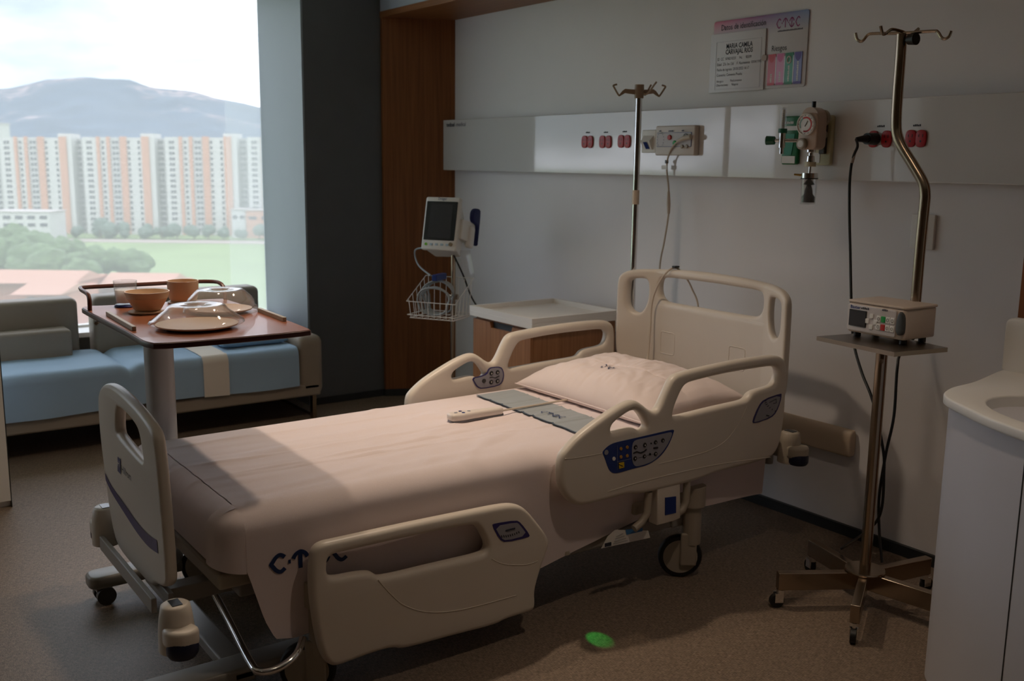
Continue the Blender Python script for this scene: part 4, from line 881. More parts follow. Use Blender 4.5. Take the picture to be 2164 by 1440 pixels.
T(pk, 'MARIA CAMILA', .31, .60, .030, .75, True, 'CENTER'); T(pk, 'CARVAJAL RIOS', .31, .52, .030, .75, True, 'CENTER')
for s_, u, v, sz in (('ID  CC  1098210231     Hc.     92599', .07, .44, .017), ('Edad:  27a 1m 13d     F. Nacimiento: 10/04/1995', .07, .365, .017), ('Fecha de ingreso: 25/05/2022 16:17', .07, .29, .017), ('Convenio: Convenio Prueba', .07, .215, .017), ('Alergia a:            Medicamentos', .07, .13, .015), ('Observaciones:      Ninguna', .07, .075, .015)): T(pk, s_, u, v, sz, .78, m=mat('print_grey', (90, 90, 104), .6))
fx = [(.055, .03), (.55, .03), (.55, .70), (.055, .70)]
mk('paper_frame', MB().tube([BD(u, v, .0152) for u, v in fx], .0005, 4, closed=True), mat('frame_grey', (150, 150, 165), .6), pk)
mk('pocket_notch', MB().lathe([(.0001, 0), (.014, 0)], BD(.585, .42, .0155), 'Y', 20), mat('notch_beige', (190, 176, 170), .5), pk, smooth=0)
lg = [lin((206, 40, 96)), lin((150, 60, 130)), lin((92, 70, 150)), lin((70, 110, 160))]
mlg = mat('logo_rose', (150, 56, 120), .5)
mk('logo', ctic(lambda u, v: BD(.685+u*.0545*1.0, .80+v*.12, .0075), .14), mlg, back, smooth=0)
mk('logo_caption', dashes(20, .009, lambda u, v: BD(.70, .75, .0075)+Vector((u*1.2, 0, v))), mat('print_grey', (90, 90, 104), .6), back, smooth=0)
mk('risk_heading', MB().text('Riesgos', .034, lambda u, v: BD(.645, .50, .0075)+Vector((u*.8, 0, v))), M_INK, back, smooth=0)
for k, (cA, cB) in enumerate((((200, 36, 52), (214, 96, 110)), ((206, 90, 146), (222, 150, 186)), ((0, 122, 66), (70, 160, 124)), ((78, 52, 140), (128, 132, 190)))):
    u0 = .622+k*.0885; u1 = u0+.076; v0, v1 = .04, .46
    tb = mk('risk_tab', MB().plate([[(BD(u0, v0, 0).x, BD(u0, v0, 0).z), (BD(u1, v0, 0).x, BD(u1, v0, 0).z), (BD(u1, v1, 0).x, BD(u1, v1, 0).z), (BD(u0, v1, 0).x, BD(u0, v1, 0).z)]], .003, 0, lambda u, v, q: (u, YH-.009-q, v)), mat('tab_light_%d' % k, cB, .2), idb, smooth=0)
    tb['label'] = ['red risk tab', 'pink risk tab', 'green risk tab', 'violet risk tab'][k]
    cc = BD((u0+u1)/2, v1, .0108)
    mk('tab_head', MB().poly([(-.019, 0)]+[(.017*math.cos(PI+PI*j/10), .03*math.sin(PI+PI*j/10)-.006) for j in range(11)]+[(.019, 0)], lambda u, v, cc=cc: cc+Vector((u, 0, v))), mat('tab_dark_%d' % k, cA, .3), tb, smooth=0)
    c4 = BD((u0+u1)/2, v0, .0108); mk('tab_foot', MB().poly([(-.02, 0), (.02, 0), (.02, .010), (-.02, .010)], lambda u, v, cc=c4: cc+Vector((u, 0, v))), mat('tab_dark_%d' % k, cA, .3), tb, smooth=0)
    c5 = BD((u0+u1)/2+.008, .08, .0108); mk('tab_writing', dashes((5, 6, 9, 11)[k], .012, lambda u, v, cc=c5: cc+Vector((-v, 0, u))), M_WHITEM, tb, smooth=0)
    if k: mk('tab_gap', MB().box(BD(u0-.006, .24, .0095), (.004, .003, bh*.36)), M_WHITE, idb, smooth=0)
    if k == 2: mk('tab_ring', MB().tube([BD((u0+u1)/2, .365, .0115)+Vector((.010*math.cos(2*PI*j/16), 0, .014*math.sin(2*PI*j/16))) for j in range(16)], .003, 6, closed=True), M_WHITEM, tb)

# ------------------------------------------------------------------ bedside IV pole (in the bed's socket)
PX, PY = -3.478, 3.168
PX = ony(1344, 400, PY).x; tp = ony(1344, 205, PY)
ivp = thing('bed_iv_pole', (PX, PY, .432), 'slim chrome IV pole with folded beige hook arms behind the headboard', 'iv pole')
mk('pole', MB().cyl((PX, PY, .432), (PX, PY, tp.z), .0145, seg=20), M_CHROME, ivp)
mk('joint_sleeve', MB().cyl((PX, PY, ony(1344, 432, PY).z), (PX, PY, ony(1344, 402, PY).z), .0165, seg=20), mat('sleeve_taupe', (196, 182, 164), .35), ivp)
M_HOOK = mat('hook_taupe', (150, 130, 108), .45)
mk('head_block', MB().lathe([(.0001, -.005), (.020, -.005), (.022, .02), (.021, .055), (.0001, .055)], (PX, PY, tp.z-.002), seg=20), M_HOOK, ivp)
HX = Matrix(((1, 0, 0), (0, 1, 0), (0, 0, 1)))
for s_ in (-1, 1):
    d = (rh*.995+fh*.08).normalized()*s_
    o = Vector((PX, PY, tp.z+.02))
    SCH = .76
    pr = [(.018, .014, -.014), (.06, .016, -.010), (.085, .018, -.006), (.10, .008, -.016), (.118, -.014, -.026)]
    pr = [(a*SCH, b*SCH, c*SCH) for a, b, c in pr]
    m = MB()
    for a, hi, lo in pr:
        for y in (-.006, .006): m.v += [o+d*a+fh*y+Vector((0, 0, hi)), o+d*a+fh*y+Vector((0, 0, lo))]
    for i in range(len(pr)-1):
        q = i*4; m.f += [(q, q+4, q+6, q+2), (q+1, q+3, q+7, q+5), (q, q+1, q+5, q+4), (q+2, q+6, q+7, q+3)]
    m.f += [(0, 2, 3, 1), (16, 17, 19, 18)]
    m.tube(catmull([o+(d*a+Vector((0, 0, b)))*SCH for a, b in ((.114, -.019), (.124, -.018), (.150, .022), (.156, .036), (.135, .043))], 5), .004, 8)
    mk('hook_arm', m, M_HOOK, ivp, smooth=30)
for s_ in (-1, 1):
    o = Vector((PX, PY, tp.z+.03)); d = fh*s_+rh*.35
    mk('hook_wire', MB().tube(catmull([o+rh*.015, o+rh*.02+d*.03-Vector((0, 0, .02)), o+rh*.03+d*.08+Vector((0, 0, .02)), o+rh*.035+d*.085+Vector((0, 0, .03))], 5), .004, 8), M_HOOK, ivp)

# ------------------------------------------------------------------ bedside cabinet
NX0, NX1, NY0, NY1 = -4.36, -3.812, 2.865, 3.43
ns = thing('bedside_cabinet', ((NX0+NX1)/2, (NY0+NY1)/2, 0), 'oak bedside cabinet with a white raised-edge tray top', 'cabinet')
mk('body', B(NX0+.02, NX1-.02, NY0+.03, NY1-.01, .06, .745), M_WOODC, ns, smooth=0, bevel=.002)
tt = mk('tray_top', B(NX0, NX1, NY0, NY1, .748, .775), M_WHITEM, ns, smooth=0, bevel=.002)
for a in ((NX0, NX1, NY0, NY0+.018), (NX0, NX1, NY1-.018, NY1), (NX0, NX0+.018, NY0+.018, NY1-.018), (NX1-.018, NX1, NY0+.018, NY1-.018)): mk('tray_lip', B(*a, .775, .80), M_WHITEM, tt, smooth=0)
xm = (NX0+NX1)/2
for z0_, z1_, nm in ((.52, .735, 'drawer'), (.09, .51, 'door')):
    notch = [(NX0+.022, z0_), (NX1-.022, z0_), (NX1-.022, z1_), (xm+.10, z1_), (xm+.09, z1_-.03), (xm-.09, z1_-.03), (xm-.10, z1_), (NX0+.022, z1_)]
    d_ = mk(nm, MB().plate([notch], .02, 0, lambda u, v, k: (u, NY0+.019-k, v)), M_WOODC, ns, smooth=0)
    mk('finger_pull', B(xm-.09, xm+.09, NY0+.027, NY0+.0295, z1_-.03, z1_), M_BASE, d_, smooth=0)
for x in (NX0+.06, NX1-.06):
    for y in (NY0+.08, NY1-.06): mk('castor', MB().cyl((x, y, 0), (x, y, .06), .022), M_BLACK, ns)

# ------------------------------------------------------------------ vital-signs monitor on roll stand
MY = 2.98; MX = ony(958, 650, MY).x
ms = thing('monitor_stand', (MX, MY, 0), 'slim chrome roll stand carrying the vital-signs monitor and a wire basket', 'stand')
dM = (Vector((MX, MY, 1))-EYE).dot(fw)
zmon = ony(958, 530, MY).z
mk('pole', MB().cyl((MX, MY, .07), (MX, MY, ony(958, 660, MY).z), .016).cyl((MX, MY, ony(958, 660, MY).z), (MX, MY, zmon+.02), .013), M_STEEL, ms)
hub = mk('base_hub', MB().lathe([(.0001, .09), (.05, .085), (.06, .06), (.0001, .06)], (MX, MY, 0)), M_GREYPL, ms)
for k in range(5):
    t_ = 2*PI*k/5+.3; e = Vector((MX+.24*math.cos(t_), MY+.24*math.sin(t_), .065))
    mk('base_leg', MB().tube([(MX, MY, .075), e], [.02, .014], 8), M_GREYPL, ms); mk('castor', MB().cyl((e.x, e.y-.012, .028), (e.x, e.y+.012, .028), .028), M_BLACK, ms)
al = math.radians(24); exM = (rh*math.cos(al)-fh*math.sin(al)); nM = -(fh*math.cos(al)+rh*math.sin(al)); tl = math.radians(13)
ezM = (Vector((0, 0, 1))*math.cos(tl)-nM*math.sin(tl)); eyM = -(exM.cross(ezM)); eyM = ezM.cross(exM)
cM = ond(931, 473, dM-.09)
FM = frame(cM, exM, eyM, ezM)   # x right, y away from viewer, z up
wM, hM = 74*dM/F/math.cos(al)/2, 56*dM/F
mon = thing('vital_signs_monitor', (MX, MY, zmon-.01), 'white portable vital-signs monitor with a dark screen on the roll stand', 'monitor')
M_MON = mat('monitor_white', (224, 222, 216), .4)
mk('housing', MB().plate([rrect(-wM, -hM, wM, hM, .012)], .03, .008, lambda u, v, k: FM @ Vector((u, .015-k, v))), M_MON, mon)
mk('rear_case', MB().add([FM @ Vector(v) for v in ((-wM*.93, .03, -hM*.95), (wM*.93, .03, -hM*.95), (wM*.93, .03, hM*.8), (-wM*.93, .03, hM*.8), (-wM*.7, .12, -hM*1.15), (wM*.75, .13, -hM*1.1), (wM*.75, .13, hM*.3), (-wM*.7, .12, hM*.3))], [(0, 3, 2, 1), (4, 5, 6, 7), (0, 1, 5, 4), (1, 2, 6, 5), (2, 3, 7, 6), (3, 0, 4, 7)]), M_MON, mon, smooth=0, bevel=.006)
bz = mk('bezel', MB().plate([rrect(-wM*.9, -hM*.62, wM*.88, hM*.83, .003)], .003, 0, lambda u, v, k: FM @ Vector((u, -.0005-k, v))), M_BEZEL, mon, smooth=0)
mk('screen', MB().plate([rrect(-wM*.68, -hM*.55, wM*.64, hM*.72, .002)], .003, 0, lambda u, v, k: FM @ Vector((u, -.0015-k, v))), M_SCREEN, bz, smooth=0)
mk('maker_name', MB().text('Dräger', .019, lambda u, v: FM @ Vector((u-.03, -.0012, v+hM*.89))), M_BLUE, mon, smooth=0)
mk('power_key', MB().lathe([(.008, 0), (.008, -.003), (.0001, -.003)], (0, 0, 0), 'Y', 16, M=None), mat('lime_key', (110, 190, 40), .4), mon, M=FM @ Matrix.Translation((-wM*.72, 0, -hM*.78)))
for k in range(4): mk('soft_key', MB().plate([rrect(-.009, -.006, .009, .006, .002)], .003, .001, lambda u, v, q: FM @ Vector((u-wM*.42+k*wM*.31, -.001-q, v-hM*.78))), mat('soft_key_blue', (170, 192, 206), .4), mon)
mk('dial', MB().lathe([(.011, 0), (.010, -.010), (.0001, -.010)], (0, 0, 0), 'Y', 20), M_STEEL, mon, M=FM @ Matrix.Translation((wM*.72, 0, -hM*.76)))
mk('side_pouch', MB().plate([rrect(-.03, -.075, .03, .05, .02)], .05, .018, lambda u, v, k: FM @ Vector((wM+.012+k*.8, .135+u, v-.035))), M_WHITEM, mon)
mk('pressure_cuff', MB().plate([chaikin([(-.05, .0), (-.05, .07), (.03, .085), (.045, .06), (.05, -.12), (.03, -.13), (.02, -.02), (0, -.01)], 2)], .03, .01, lambda u, v, k: FM @ Vector((wM+.018+k*.9, .165+u, v+.04))), mat('cuff_navy', (22, 34, 86), .7), mon)
mk('side_bracket', MB().box((wM*.82, .105, -.02), (.07, .16, .11)), M_MON, mon, M=FM, bevel=.006)
mk('instruction_tag', MB().grid(lambda u, v: FM @ Vector((wM*.75+u*.07+v*.05, .10+.01*math.sin(u*4), -hM*.85-v*.15)), 6, 6), thinmat('tag_film', .22), mon)
bk = thing('wire_basket', cM*0+Vector((MX, MY, ony(940, 655, MY).z)), 'white wire basket holding coiled cables on the roll stand', 'basket')
zb0, zt0 = ony(940, 657, MY).z, ony(940, 622, MY).z
def BK(u, v, z): return Vector((MX, MY, 0))+exM*(u-.030)+Vector((-nM.x, -nM.y, 0))*(v-.10)+Vector((0, 0, z+(.045+.55*v if z > zb0+.03 else 0)))
bw_, bd_ = 52*dM/F/math.cos(al)*1.0, .11; zr = zt0
def rim(w_, d__, z): return [BK(-w_, -d__, z), BK(w_, -d__, z), BK(w_, d__, z), BK(-w_, d__, z)]
for w_, d__, z in ((bw_, bd_, zt0), (bw_*.98, bd_*.97, zb0+.005), (bw_*.9, bd_*.9, zb0-.012)): mk('rim_wire', MB().tube(rim(w_, d__, z), .0025, 6, closed=True), M_WHITEM, bk)
wm_ = MB()
for k in range(8):
    u = -bw_*.85+bw_*1.7*k/7
    for s_ in (-1, 1): wm_.tube([BK(u*1.05, s_*bd_, zt0), BK(u, s_*bd_*.92, zb0-.012)], .0018, 5)
    wm_.tube([BK(u, -bd_*.9, zb0-.012), BK(u, bd_*.9, zb0-.012)], .0018, 5)
for k in range(5):
    v = -bd_*.8+bd_*1.6*k/4
    for s_ in (-1, 1): wm_.tube([BK(s_*bw_, v, zt0), BK(s_*bw_*.9, v, zb0-.012)], .0018, 5)
mk('mesh_wires', wm_, M_WHITEM, bk)
mk('clamp', MB().box((MX, MY, zt0-.005), (.04, .05, .03)), M_STEEL, bk, bevel=.004)
cc = thing('cable_coil', BK(-.02, 0, zb0-.008), 'coil of grey sensor cable tied with a blue strap in the wire basket', 'cable')
for k in range(6):
    r_ = .082-.007*(k % 3); m = []
    for j in range(40):
        t_ = 2*PI*j/40; m.append(BK(-.02+r_*1.2*math.cos(t_), -.045+.018*k+.004*math.sin(3*t_+k), zb0+.012+r_*.85*(1+math.sin(t_))*.95-.01))
    mk('loop', MB().tube(m, .0052, 7, closed=True), mat('cable_grey', (150, 156, 158), .45), cc)
mk('strap', MB().box(BK(.0, -.01, zb0+.012+.16), (.03, .12, .035), M=Matrix((exM, Vector((-nM.x, -nM.y, 0)).normalized(), Vector((0, 0, 1)))).transposed()), M_BLUE, cc, bevel=.004)
mk('rising_lead', MB().tube(catmull([BK(-.06, 0, zb0+.17), ony(884, 560, MY-.05), ony(877, 530, MY-.05), FM @ Vector((-wM*.95, .03, -hM*.9))], 8), .005, 8), mat('cable_grey', (150, 156, 158), .45), cc)
mp_ = thing('monitor_power_lead', (MX+.05, MY, 0), 'black power lead hanging from the vital-signs monitor towards the bedside cabinet', 'cable')
mk('lead', MB().tube(catmull([FM @ Vector((wM*.45, .1, -hM*1.05)), ony(978, 580, MY+.05), ony(1003, 640, MY+.06), Vector((NX0-.05, 3.1, .6)), Vector((NX0-.06, 3.2, .3)), Vector((NX0-.06, 3.3, .01))], 8), .005, 8), M_BLACK, mp_)
# ------------------------------------------------------------------ infusion stand, pump, power cord
BX, BY = -1.98, 2.985
ist = thing('infusion_stand', (BX, BY, 0), 'bent stainless steel infusion stand with a shelf and five castor arms', 'iv stand')
zsh = .99
def vp(px, py, Y=BY): return ony(px, py, Y)
zp = vp(1850, 800).z
off = vp(1943, 560).x-BX
mk('lower_pole', MB().cyl((BX, BY, .13), (BX, BY, .93), .0195, seg=24), M_STEEL, ist)
pts = [Vector((BX+.0, BY, zsh+.004))]
q = [(1932, 690), (1935, 640), (1945, 520), (1953, 440), (1955, 410), (1950, 385), (1930, 350), (1907, 312), (1897, 288), (1894, 262), (1897, 200), (1903, 120), (1906, 72)]
qq = [vp(a, b) for a, b in q]; yo = [0]*len(qq)
up_pts = [qq[0]*1.0]+qq[1:]
mk('upper_pole', MB().tube(catmull([Vector((BX, BY, .90)), Vector((BX, BY, .94)), Vector((BX*.6+up_pts[1].x*.4, BY, .985)), Vector((up_pts[1].x, BY, 1.035))]+up_pts[1:], 6), .017, 18), M_STEEL, ist)
tpv = vp(1906, 72)
mk('hook_bar', MB().tube(catmull([vp(1808, 70), vp(1812, 84), vp(1822, 87), vp(1834, 74), vp(1848, 71), vp(1905, 70), vp(1970, 66), vp(1982, 68), vp(1990, 80), vp(1998, 82), vp(2006, 76), vp(2010, 65)], 6), .005, 8), M_STEEL, ist)
mk('cross_hook', MB().tube(catmull([tpv+Vector((.02, .06, .02)), tpv+Vector((.01, .03, .0)), tpv+Vector((0, 0, .008)), tpv+Vector((-.012, -.04, .012)), tpv+Vector((-.02, -.07, -.005)), tpv+Vector((-.022, -.085, .02))], 5), .005, 8), M_STEEL, ist)
kb = vp(1926, 84); mk('clamp_knob', MB().cyl((kb.x-.03, BY, kb.z), (kb.x-.004, BY, kb.z), .006, seg=10).cyl((kb.x-.006, BY-.004, kb.z), (kb.x+.022, BY-.008, kb.z), .016, .019, seg=18), M_BLACK, ist)
sc_ = [onz(a, b, zsh) for a, b in ((1726, 711), (1890, 745), (2003, 735), (1850, 702))]
ex = (sc_[1]-sc_[0]).normalized(); ey = (sc_[2]-sc_[1]).normalized(); cS = (sc_[0]+sc_[2])/2
mk('shelf', MB().add([v+Vector((0, 0, z)) for z in (-.014, 0) for v in sc_], [(3, 2, 1, 0), (4, 5, 6, 7), (0, 1, 5, 4), (1, 2, 6, 5), (2, 3, 7, 6), (3, 0, 4, 7)]), mat('shelf_steel', (150, 140, 128), .3, 1.0), ist, smooth=0)
mk('shelf_bracket', MB().box((Vector((BX, BY, zsh-.10))+sc_[1]+Vector((-.06, .03, -.02)))/2, (.012, .02, .2), M=((sc_[1]+Vector((-.06, .03, -.02)))-Vector((BX, BY, zsh-.10))).to_track_quat('Z', 'Y').to_matrix()), M_STEEL, ist)
cz = vp(1938, 652); mk('pole_collar', MB().lathe([(.018, .012), (.03, .010), (.038, -.004), (.018, -.01)], (cz.x, BY, cz.z)), M_BLACK, ist)
mk('base_plate', MB().lathe([(.0001, .141), (.068, .141), (.07, .137), (.068, .133), (.0001, .133)], (BX, BY, 0), seg=36), M_STEEL, ist)
ends = [onz(1652, 1203, .133), onz(1800, 1283, .133), onz(1747, 1152, .133), onz(1940, 1176, .133)]
angs = [math.atan2(e.y-BY, e.x-BX) for e in ends]; print('iv angs', [round(math.degrees(a)) for a in angs], [round((e-Vector((BX, BY, e.z))).length, 2) for e in ends])
for a in [math.radians(d) for d in (-122, -60, 8, 80, 163)]:
    d = Vector((math.cos(a), math.sin(a), 0)); nrm = Vector((-d.y, d.x, 0)); R_ = Matrix((d, nrm, Vector((0, 0, 1)))).transposed()
    lg_ = mk('base_arm', MB().box(Vector((BX, BY, .1))+d*.165, (.30, .032, .064), M=R_), M_STEEL, ist, bevel=.003)
    e = Vector((BX, BY, 0))+d*.30
    mk('castor_yoke', MB().cyl(e+Vector((0, 0, .05)), e+Vector((0, 0, .068)), .016, seg=14).box(e+d*.008+nrm*.012+Vector((0, 0, .038)), (.03, .003, .034), M=R_).box(e+d*.008-nrm*.012+Vector((0, 0, .038)), (.03, .003, .034), M=R_), M_CHROME, lg_)
    cw = e+d*.014+Vector((0, 0, .025)); mk('castor_wheel', MB().cyl(cw-nrm*.009, cw+nrm*.009, .025, seg=22), M_BLACK, lg_)
# pump
pf0, pf1, pb_ = onz(1787, 700, zsh+.016), onz(1908, 722, zsh+.016), onz(1980, 714, zsh+.016)
exP = Vector((pf1.x-pf0.x, pf1.y-pf0.y, 0)).normalized(); eyP = Vector((-exP.y, exP.x, 0))
Lp = (pf1-pf0).length
pu = thing('infusion_pump', cS+Vector((0, 0, .0)), 'beige infusion pump with a dark display and keypad on the steel shelf', 'infusion pump')
M_PUMP = mat('pump_beige', (206, 190, 176), .42); M_PUMPF = mat('pump_face', (206, 200, 200), .4)
zq = zsh+.017; hP = .098; dP = (pb_-pf1).dot(eyP)
FP = frame(pf0, exP, eyP, (0, 0, 1)); FP.translation.z = zq
print('pump', Lp, pf0, pf1)
mk('casing', MB().plate([rrect(0, 0, Lp, dP, .012)], hP, .006, lambda u, v, k: FP @ Vector((u, v+.004, hP/2+k))), M_PUMP, pu)
mk('lid', MB().plate([rrect(-.003, -.002, Lp+.003, dP+.004, .012)], .008, .003, lambda u, v, k: FP @ Vector((u, v+.004, hP+.004+k))), M_PUMP, pu)
fc = mk('front_panel', MB().plate([rrect(.003, .006, Lp*.86, hP-.006, .006)], .006, .002, lambda u, v, k: FP @ Vector((u, .002+k, v))), M_PUMPF, pu)
dsp = mk('display', MB().plate([rrect(.012, .022, Lp*.36, hP-.022, .002)], .002, 0, lambda u, v, k: FP @ Vector((u, -.0018+k, v))), M_BEZEL, fc, smooth=0)
mk('display_glass', MB().plate([rrect(.015, .025, Lp*.35, hP-.025, .002)], .002, 0, lambda u, v, k: FP @ Vector((u, -.0028+k, v))), M_SCREEN, fc, smooth=0)
mk('maker_name', MB().text('Baxter', .015, lambda u, v: FP @ Vector((u+.014, -.002, v+hP-.018)), bold=True), M_BLUE, fc, smooth=0)
mk('model_text', dashes(5, .010, lambda u, v: FP @ Vector((u+Lp*.26, -.002, v+hP-.017))), M_INK, fc, smooth=0)
for j, (du, dv, gl_) in enumerate(((0, .018, '^'), (0, -.018, 'v'), (-.016, 0, '<'), (.016, 0, '>'))):
    mk('arrow_key', MB().plate([rrect(-.007, -.008, .007, .008, .003)], .003, .001, lambda u, v, k: FP @ Vector((u+Lp*.45+du, -.002+k, v+.045+dv))), M_WHITEM, fc)
for r_ in range(2):
    for k in range(4):
        m_ = M_GREEN if (r_, k) == (0, 1) else (M_RED if (r_, k) == (1, 1) else M_WHITEM)
        uu, vv = Lp*.575+k*Lp*.078, .058-r_*.026
        ky = mk('key', MB().plate([rrect(-.008, -.010, .008, .010, .003)], .003, .001, lambda u, v, q: FP @ Vector((u+uu, -.002+q, v+vv))), m_, fc)
        if m_ is M_WHITEM: mk('key_mark', MB().tube([FP @ Vector((uu+.004*math.cos(2*PI*t/8), -.0038, vv+.005*math.sin(2*PI*t/8))) for t in range(8)], .0006, 4, closed=True), M_INK, ky)
mk('panel_caption', dashes(4, .009, lambda u, v: FP @ Vector((u+Lp*.62, -.002, v+.086))), M_INK, fc, smooth=0)
mk('door_latch', MB().plate([chaikin([(Lp*.87, .016), (Lp*.885, hP-.008), (Lp*.985, hP-.008), (Lp*1.0, .04), (Lp*.99, .016)], 2)], .02, .006, lambda u, v, k: FP @ Vector((u, .003+k, v))), mat('latch_slate', (70, 74, 76), .45), pu)
for u in (.1, .9):
    for v in (.2, .8): mk('foot', MB().cyl(FP @ Vector((Lp*u, dP*v, .001)), FP @ Vector((Lp*u, dP*v, -.0165)), .012, seg=12), M_BLACK, pu)
# cord
pl = WC(1853, 294); 
pc = thing('pump_power_cord', (BX, BY+.05, 0), 'black power cord running from the wall plug down the steel stand', 'power cord')
mk('plug', MB().cyl(pl-Vector((0, .0085, 0)), pl-Vector((.004, .06, 0)), .024, .022, seg=18).tube([pl-Vector((.004, .06, 0)), pl-Vector((.012, .085, .002)), pl-Vector((.022, .10, .004))], [.016, .012, .009], 12), M_BLACK, pc)
p_s = pl-Vector((.022, .10, .004))
c1 = [p_s, ony(1812, 310, YC-.12), ony(1802, 335, YC-.13), ony(1796, 380, YC-.14), ony(1795, 450, YC-.16), ony(1797, 540, YC-.2), ony(1799, 640, YC-.24), ony(1801, 690, YC-.26), ony(1806, 735, YC-.27), ony(1822, 790, BY+.12), ony(1845, 850, BY+.07), ony(1866, 950, BY+.05), ony(1868, 1000, BY+.05), ony(1862, 1080, BY+.05), ony(1836, 1120, BY+.06), ony(1778, 1160, BY+.08)]
mk('cord', MB().tube(catmull(c1, 8), .0052, 8), M_BLACK, pc)
mk('cord_label', MB().tube([ony(1807, 318, YC-.122), ony(1800, 345, YC-.132)], .0068, 10), mat('label_sleeve', (176, 160, 150), .5), pc)
c2_ = [FP @ Vector((Lp*.8, dP, .02)), ony(1905, 745, BY+.12), ony(1896, 780, BY+.1), ony(1889, 880, BY+.06), ony(1872, 960, BY+.05), ony(1858, 1050, BY+.06), ony(1858, 1120, BY+.06), ony(1864, 1190, BY+.035)]
mk('second_cord', MB().tube(catmull(c2_, 8), .005, 8), M_BLACK, pc)

# ------------------------------------------------------------------ washbasin
ZS = .925
sk = thing('washbasin', (-1.25, 2.75, 0), 'white washbasin counter with rounded end and oval bowl', 'washbasin')
L0 = onz(1993, 842, ZS); print('sink left', L0, onz(2135, 792, ZS), onz(2164, 915, ZS), onz(2072, 855, ZS))
yb_ = YP-.012
so = [(.35, yb_), (-1.59, yb_), (-1.585, 3.0), (-1.545, 2.80), (-1.535, 2.66), (-1.49, 2.555), (-1.38, 2.475), (-1.27, 2.41), (-1.10, 2.345), (-.85, 2.29), (-.5, 2.27), (.35, 2.27)]
def offs(pts, d): 
    c = Vector((-.5, 2.75)); return [((p[0]+d) if p[0] < 0 else p[0], p[1]+(d if p[1] < 2.7 else 0)) for p in pts]
def smooth_out(pts): return pts[:2]+[(p.x, p.y) for p in catmull([(a, b, 0) for a, b in pts[2:]], 6)]
bowl = circle2(-.97, 2.645, .43, .235, 44)
top_o = smooth_out(so)
mk('counter', MB().plate([top_o, bowl], .028, .006, lambda u, v, k: (u, v, ZS-.014+k)), M_WHITEM, sk, smooth=50)
bm_ = MB()
for j, (s_, z) in enumerate(((1.0, ZS-.006), (.985, ZS-.03), (.93, ZS-.08), (.78, ZS-.12), (.4, ZS-.135), (.0001, ZS-.137))):
    bm_.v += [Vector((-.97+.43*s_*math.cos(2*PI*k/44), 2.645+.235*s_*math.sin(2*PI*k/44), z)) for k in range(44)]
for j in range(5):
    for k in range(44): bm_.f.append((j*44+k, j*44+(k+1) % 44, (j+1)*44+(k+1) % 44, (j+1)*44+k))
mk('bowl', bm_, M_WHITEM, sk, smooth=60)
mk('backsplash', MB().plate([rrect(-1.592, ZS-.01, .35, ZS+.165, .02)], .045, .008, lambda u, v, k: (u, yb_-.045+k, v)), M_WHITEM, sk)
cabo = offs(top_o, .012)
seam = onx  # vertical seam on the curved front
mk('cabinet_body', MB().plate([cabo], ZS-.03-.08, 0, lambda u, v, k: (u, v, (ZS-.03+.08)/2+k)), mat('sink_front_white', (206, 206, 214), .35), sk, smooth=40)
mk('plinth', MB().plate([offs(top_o, .06)], .08, 0, lambda u, v, k: (u, v, .04+k)), M_BASE, sk, smooth=0)
sp_ = onz(2117, 1440, .12); s2 = None
bestd = None
for (a, b) in zip(cabo[2:], cabo[3:]):
    for k in range(20):
        p = Vector((a[0]+(b[0]-a[0])*k/20, a[1]+(b[1]-a[1])*k/20, .4)); r_ = p-EYE; px = 1082+F*r_.dot(rt)/r_.dot(fw); py = 720-F*r_.dot(up)/r_.dot(fw)
        dd = abs(px-(2164-(py-969)*.0977)); 
        if py > 0 and (bestd is None or dd < bestd): bestd = dd; s2 = p
mk('door_seam', B(s2.x-.0015, s2.x+.0015, s2.y-.0015, s2.y+.0015, .085, ZS-.032), M_BASE, sk, smooth=0)

# ------------------------------------------------------------------ tall white cabinet at the window side
pc_ = onz(26, 1072)
wc_ = thing('tall_cabinet', (pc_.x-.22, pc_.y-.3, 0), 'tall plain white cabinet standing between the sofa bed and the hospital bed foot', 'cabinet')
mk('carcass', B(pc_.x-.45, pc_.x-.02, pc_.y-.62, pc_.y, .0, 2.1), M_WHITEM, wc_, smooth=0, bevel=.002)
mk('door', B(pc_.x-.018, pc_.x, pc_.y-.31, pc_.y-.003, .03, 2.09), M_WHITEM, wc_, smooth=0, bevel=.001)
mk('door', B(pc_.x-.018, pc_.x, pc_.y-.617, pc_.y-.314, .03, 2.09), M_WHITEM, wc_, smooth=0, bevel=.001)
mk('edge_strip', B(pc_.x-.02, pc_.x, pc_.y-.003, pc_.y+.001, 0, 2.1), M_BEZEL, wc_, smooth=0)

# ------------------------------------------------------------------ sofa bed
SX = -5.45; SE = 2.53
sf = thing('sofa_bed', (-5.85, 1.0, 0), 'taupe leather sofa bed made up under the window', 'sofa')
mk('base_rail', B(SX-.08, SX, -1.1, SE-.02, .145, .222), M_TAUPE, sf, bevel=.012)
mk('base_frame', B(-6.15, SX-.08, -1.1, SE-.05, .15, .215), M_TAUPE, sf, bevel=.01)
mk('arm', MB().plate([rrect(.145, SE-.155, .505, SE, .05)] if False else [rrect(-6.2, .145, SX, .51, .05)], .155, .035, lambda u, v, k: (u, SE-.0775+k, v), 4), M_TAUPE, sf)
mk('seat_block', B(-6.15, SX+.0-.012, -1.1, SE-.16, .228, .415), M_TAUPE, sf, bevel=.02)
def cushion(x0, x1, y0, y1, z0, z1, nm, r=.035): return mk(nm, MB().plate([rrect(y0, z0, y1, z1, r)], x1-x0, min(r*.8, (x1-x0)/2.2), lambda u, v, k: ((x0+x1)/2+k, u, v), 4), M_TAUPE, sf)
cushion(-6.17, -6.01, -.4, onx(165, 650, -6.01).y, .40, .755, 'back_cushion')
